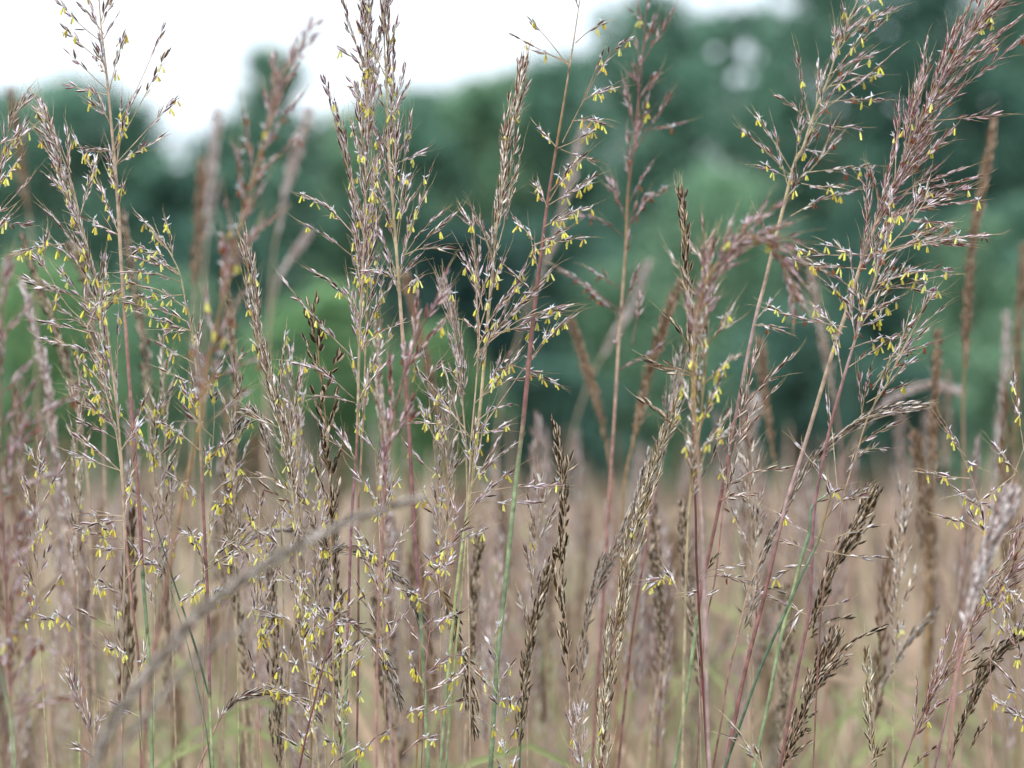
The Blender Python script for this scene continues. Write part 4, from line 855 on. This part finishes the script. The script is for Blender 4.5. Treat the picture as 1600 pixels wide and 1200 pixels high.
def tree(name, label, xp, ytop, D, wpx, base, light, n=5200, ybase=None, group=None, cone=.5, size=.26, seed=0, holes=(), cat='tree', squash=1.0):
    rg = np.random.default_rng(seed + 40); rr = random.Random(seed)
    X = (xp - 800) / K * D
    top = CAM_H + (HORIZON - ytop) / K * D
    W = wpx * 1.3 / K * D / 2; n = int(n * 1.9)
    root = bpy.data.objects.new(name, None); C.objects.link(root); root.location = (X, D, 0)
    tag(root, label, cat, group)
    # trunk and limbs
    m = MB(); low = top * .16
    tube(m, [(0, 0, -.1), (.05, 0, top * .25), (-.05, .1, top * .55), (.02, 0, top * .9)], [top * .02, top * .016, top * .010, .02], [(.12, .09, .07)] * 4, 8)
    ends = []
    for k in range(9):
        z = top * (.2 + .07 * k); a = rr.uniform(0, 6.28); L = W * rr.uniform(.5, .85)
        e = (math.cos(a) * L, math.sin(a) * L, z + L * .55)
        tube(m, [(0, 0, z), (e[0] * .5, e[1] * .5, z + L * .2), e], [top * .006, top * .004, .015], [(.12, .09, .07)] * 3, 5)
        ends.append(e)
    m.build('trunk', M_BARK, root)
    blobs = []
    nb = 84
    for k in range(nb):
        f = k / (nb - 1)                               # 0 bottom .. 1 top
        z = low + (top - low) * f
        prof = math.sin(math.pi * min(1, (.18 + .62 * f)) ** 1.0) if cone < .6 else (1 - f) ** .7
        prof = max(.15, (1 - f ** 3.2) ** .6 * (.85 + .15 * math.sin(f * 9 + seed)))
        a = rr.uniform(0, 6.28); r = W * prof * rr.uniform(.15, .8)
        b = W * rr.uniform(.26, .44) * (1 - .3 * f)
        x, y = math.cos(a) * r, math.sin(a) * r
        zz = min(z, top - b * .8)
        blobs.append((x, y, zz, b, b, b * .8 * squash))
    for k in range(26):                                # small outer tufts that ragged the outline
        f = rr.uniform(.35, 1); z = low + (top - low) * f; a = rr.uniform(0, 6.28)
        pr = max(.1, (1 - f ** 3.2) ** .6); b = W * rr.uniform(.09, .18)
        blobs.append((math.cos(a) * W * pr * rr.uniform(.85, 1.15), math.sin(a) * W * pr, min(z, top - b), b, b, b * 1.2))
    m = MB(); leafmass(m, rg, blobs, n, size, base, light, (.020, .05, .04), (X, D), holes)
    m.build('crown', M_CROWN, root, None, False)
    return root


TEAL = ((.12, .255, .190), (.24, .42, .305))  # bluish haze over the far foliage is put into the leaf colour
TEAL2 = ((.17, .325, .21), (.33, .51, .33))
GRN = ((.18, .34, .16), (.33, .52, .27))
DARK = ((.072, .170, .138), (.15, .285, .215))  # darker crowns, shade partly put into the leaf colour
TN = 'trees along the far edge of the meadow'
HO = [(1165, 78, 12), (1184, 90, 7), (1118, 80, 9), (1150, 118, 9), (1172, 120, 9), (1108, 4, 20), (1145, 0, 20), (1180, -4, 20), (1222, 4, 14), (1400, 165, 7), (1430, 175, 7), (1548, 158, 7), (1390, 45, 7)]
T = [
    ('full crowned tree sloping down into the left side of the sky notch', 205, 150, 99, 260, TEAL, 7000),
    ('tree filling behind the tall pink stalk at the left', 10, 135, 101, 260, TEAL, 6000),
    ('tree behind the central grass head, top level with its twigs', 600, 138, 99, 270, TEAL, 6000),
    ('broad green tree between the central heads and the tapering spike', 810, 110, 101, 240, TEAL2, 6000),
    ('tree closing the dip of the tree line right of the central head', 668, 132, 103, 230, TEAL, 6500),
    ('round topped dark tree at the far left behind the feathery head', 100, 112, 98, 330, TEAL, 6500),
    ('tree leaning into the left edge, a little lower than its neighbour', -70, 170, 100, 300, TEAL, 5000),
    ('low dark tree filling the foot of the sky notch at left', 262, 262, 96, 200, DARK, 4500),
    ('narrow pointed tree at the right side of the sky notch', 425, 70, 92, 190, TEAL, 5200),
    ('darker shoulder tree left of the pointed tree', 355, 180, 95, 150, DARK, 3800),
    ('tree between the pointed tree and the central grass head', 545, 165, 97, 260, TEAL2, 5200),
    ('green rounded tree under the white sky at centre', 745, 115, 97, 260, TEAL2, 6200),
    ('lower tree left of the rounded central tree', 640, 145, 93, 190, TEAL, 4500),
    ('tree behind the dense tapering spike where the tree line starts climbing', 880, 78, 100, 240, TEAL, 6000),
    ('tall tree behind the rusty head with ragged top', 1010, -20, 96, 250, TEAL, 8000),
    ('high thin crowned tree through which the sky sparkles', 1140, -25, 104, 260, TEAL, 7000),
    ('very tall dark tree right of the sky gaps, top out of the frame', 1300, -90, 98, 300, TEAL, 10500),
    ('tallest tree behind the big leaning head at upper right', 1455, -170, 94, 320, DARK, 12000),
    ('very tall tree at the right edge of the frame', 1620, -120, 97, 300, TEAL, 10500),
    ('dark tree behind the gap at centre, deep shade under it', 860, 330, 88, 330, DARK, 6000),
    ('dark tree low behind the spike and the pale centre stalks', 715, 350, 70, 300, ((.03, .085, .08), (.08, .17, .14)), 6000),  # deep shade here is put into very dark leaf colours
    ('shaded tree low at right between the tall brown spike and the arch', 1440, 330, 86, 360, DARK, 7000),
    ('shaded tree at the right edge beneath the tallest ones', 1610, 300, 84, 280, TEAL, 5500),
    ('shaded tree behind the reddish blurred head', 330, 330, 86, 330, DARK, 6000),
]
SKY = [(-200, 170), (0, 165), (100, 135), (200, 185), (290, 275), (310, 215), (360, 160), (425, 110), (470, 190), (540, 190), (620, 180), (700, 150), (800, 140), (880, 110), (930, 75), (970, 10), (1050, -30), (1900, -60)]
for i, x in enumerate(range(-150, 1800, 70)):
    y = float(np.interp(x, [p[0] for p in SKY], [p[1] for p in SKY])) + (20 if i % 2 else 48)
    tree('broadleaf_tree', 'tree of the back row, its upper crown showing between nearer crowns', x, y, 118 + (i % 3) * 5, 200, TEAL[0], TEAL[1], 5000, group='back row of trees', seed=i + 500, holes=HO)
for i, (lb, x, y, D, w, pal, n) in enumerate(T):
    tree('broadleaf_tree', lb, x, y, D, w, pal[0], pal[1], n, group=TN, seed=i * 7 + 3, holes=HO)
B = [
    ('bright green bush at the left behind the feathery head', 70, 395, 62, 330, GRN, 4200),
    ('green bush behind the arching flowering head', 260, 420, 64, 280, TEAL2, 3800),
    ('bright green bush behind the striped heads, left of centre', 520, 440, 60, 260, GRN, 4200),
    ('small vivid green bush right of the central head', 690, 500, 58, 170, GRN, 2600),
    ('pale grey green willow like bush behind the dark spike', 1120, 255, 72, 280, TEAL2, 6000),
    ('mid green bush left of the willow like bush', 985, 400, 70, 220, TEAL2, 4200),
    ('dark bush at the foot of the pale one, right of centre', 1240, 470, 62, 260, DARK, 4200),
    ('mid green bush behind the tall brown spike at right', 1520, 330, 66, 190, TEAL2, 4200),
    ('dark green bush near the right edge at grass level', 1400, 560, 60, 260, DARK, 3600),
    ('dark green bush near grass level at centre', 860, 560, 60, 260, DARK, 3600),
    ('mid green bush at the right edge at grass level', 1600, 540, 58, 230, TEAL2, 3200),
]
for i, (lb, x, y, D, w, pal, n) in enumerate(B):
    tree('bush', lb, x, y, D, w, pal[0], pal[1], n, group='bushes in front of the trees', seed=i * 5 + 200, size=.17, cat='bush')

# ================================================================ sky, sun, camera
SUN_EL, SUN_AZ = R(48), R(-150)       # azimuth measured from +Y towards +X: behind the camera, from the left
w = bpy.data.worlds.new('World'); scn.world = w; w.use_nodes = True
nt = w.node_tree; N, L = nt.nodes, nt.links
for n_ in list(N): N.remove(n_)
out = N.new('ShaderNodeOutputWorld')
sky = N.new('ShaderNodeTexSky'); sky.sky_type = 'NISHITA'; sky.sun_disc = False
sky.sun_elevation = SUN_EL; sky.sun_rotation = SUN_AZ; sky.air_density = 1.2; sky.dust_density = 3
b1 = N.new('ShaderNodeBackground'); b1.inputs['Strength'].default_value = .12
L.new(sky.outputs[0], b1.inputs['Color'])
b2 = N.new('ShaderNodeBackground')      # the overcast deck
tc = N.new('ShaderNodeTexCoord'); nz = N.new('ShaderNodeTexNoise'); nz.inputs['Scale'].default_value = 2.2; nz.inputs['Detail'].default_value = 5
L.new(tc.outputs['Generated'], nz.inputs['Vector'])
cr = N.new('ShaderNodeValToRGB'); cr.color_ramp.elements[0].color = (.76, .87, 1.0, 1); cr.color_ramp.elements[1].color = (.93, .97, 1.0, 1)
cr.color_ramp.elements[0].position = .3; cr.color_ramp.elements[1].position = .6
L.new(nz.outputs['Fac'], cr.inputs[0]); L.new(cr.outputs[0], b2.inputs['Color'])
b2.inputs['Strength'].default_value = 1.68
mx = N.new('ShaderNodeMixShader'); mx.inputs[0].default_value = .85
L.new(b1.outputs[0], mx.inputs[1]); L.new(b2.outputs[0], mx.inputs[2]); L.new(mx.outputs[0], out.inputs['Surface'])

sl = bpy.data.lights.new('sun', 'SUN'); sl.energy = 2.3; sl.angle = R(11); sl.color = (1, .975, .93)
so = bpy.data.objects.new('sun', sl); C.objects.link(so)
dv = Vector((math.sin(SUN_AZ) * math.cos(SUN_EL), math.cos(SUN_AZ) * math.cos(SUN_EL), math.sin(SUN_EL)))
so.rotation_euler = dv.to_track_quat('Z', 'Y').to_euler(); so.location = (0, -3, 6)

cam = bpy.data.cameras.new('camera'); co = bpy.data.objects.new('camera', cam); C.objects.link(co)
co.location = (0, 0, CAM_H); co.rotation_euler = (R(90) + PITCH, 0, 0)
cam.sensor_width = 36; cam.lens = 36 * K / 1600
cam.clip_start = .05; cam.clip_end = 2000
cam.dof.use_dof = True; cam.dof.focus_distance = FOC; cam.dof.aperture_fstop = cam.lens / 11.2; cam.dof.aperture_blades = 0
scn.camera = co
scn.view_settings.view_transform = 'Standard'; scn.view_settings.look = 'None'; scn.view_settings.exposure = 0; scn.view_settings.gamma = 1
scn.cycles.max_bounces = 6; scn.cycles.diffuse_bounces = 3; scn.cycles.transmission_bounces = 4; scn.cycles.transparent_max_bounces = 4
scn.cycles.use_denoising = True
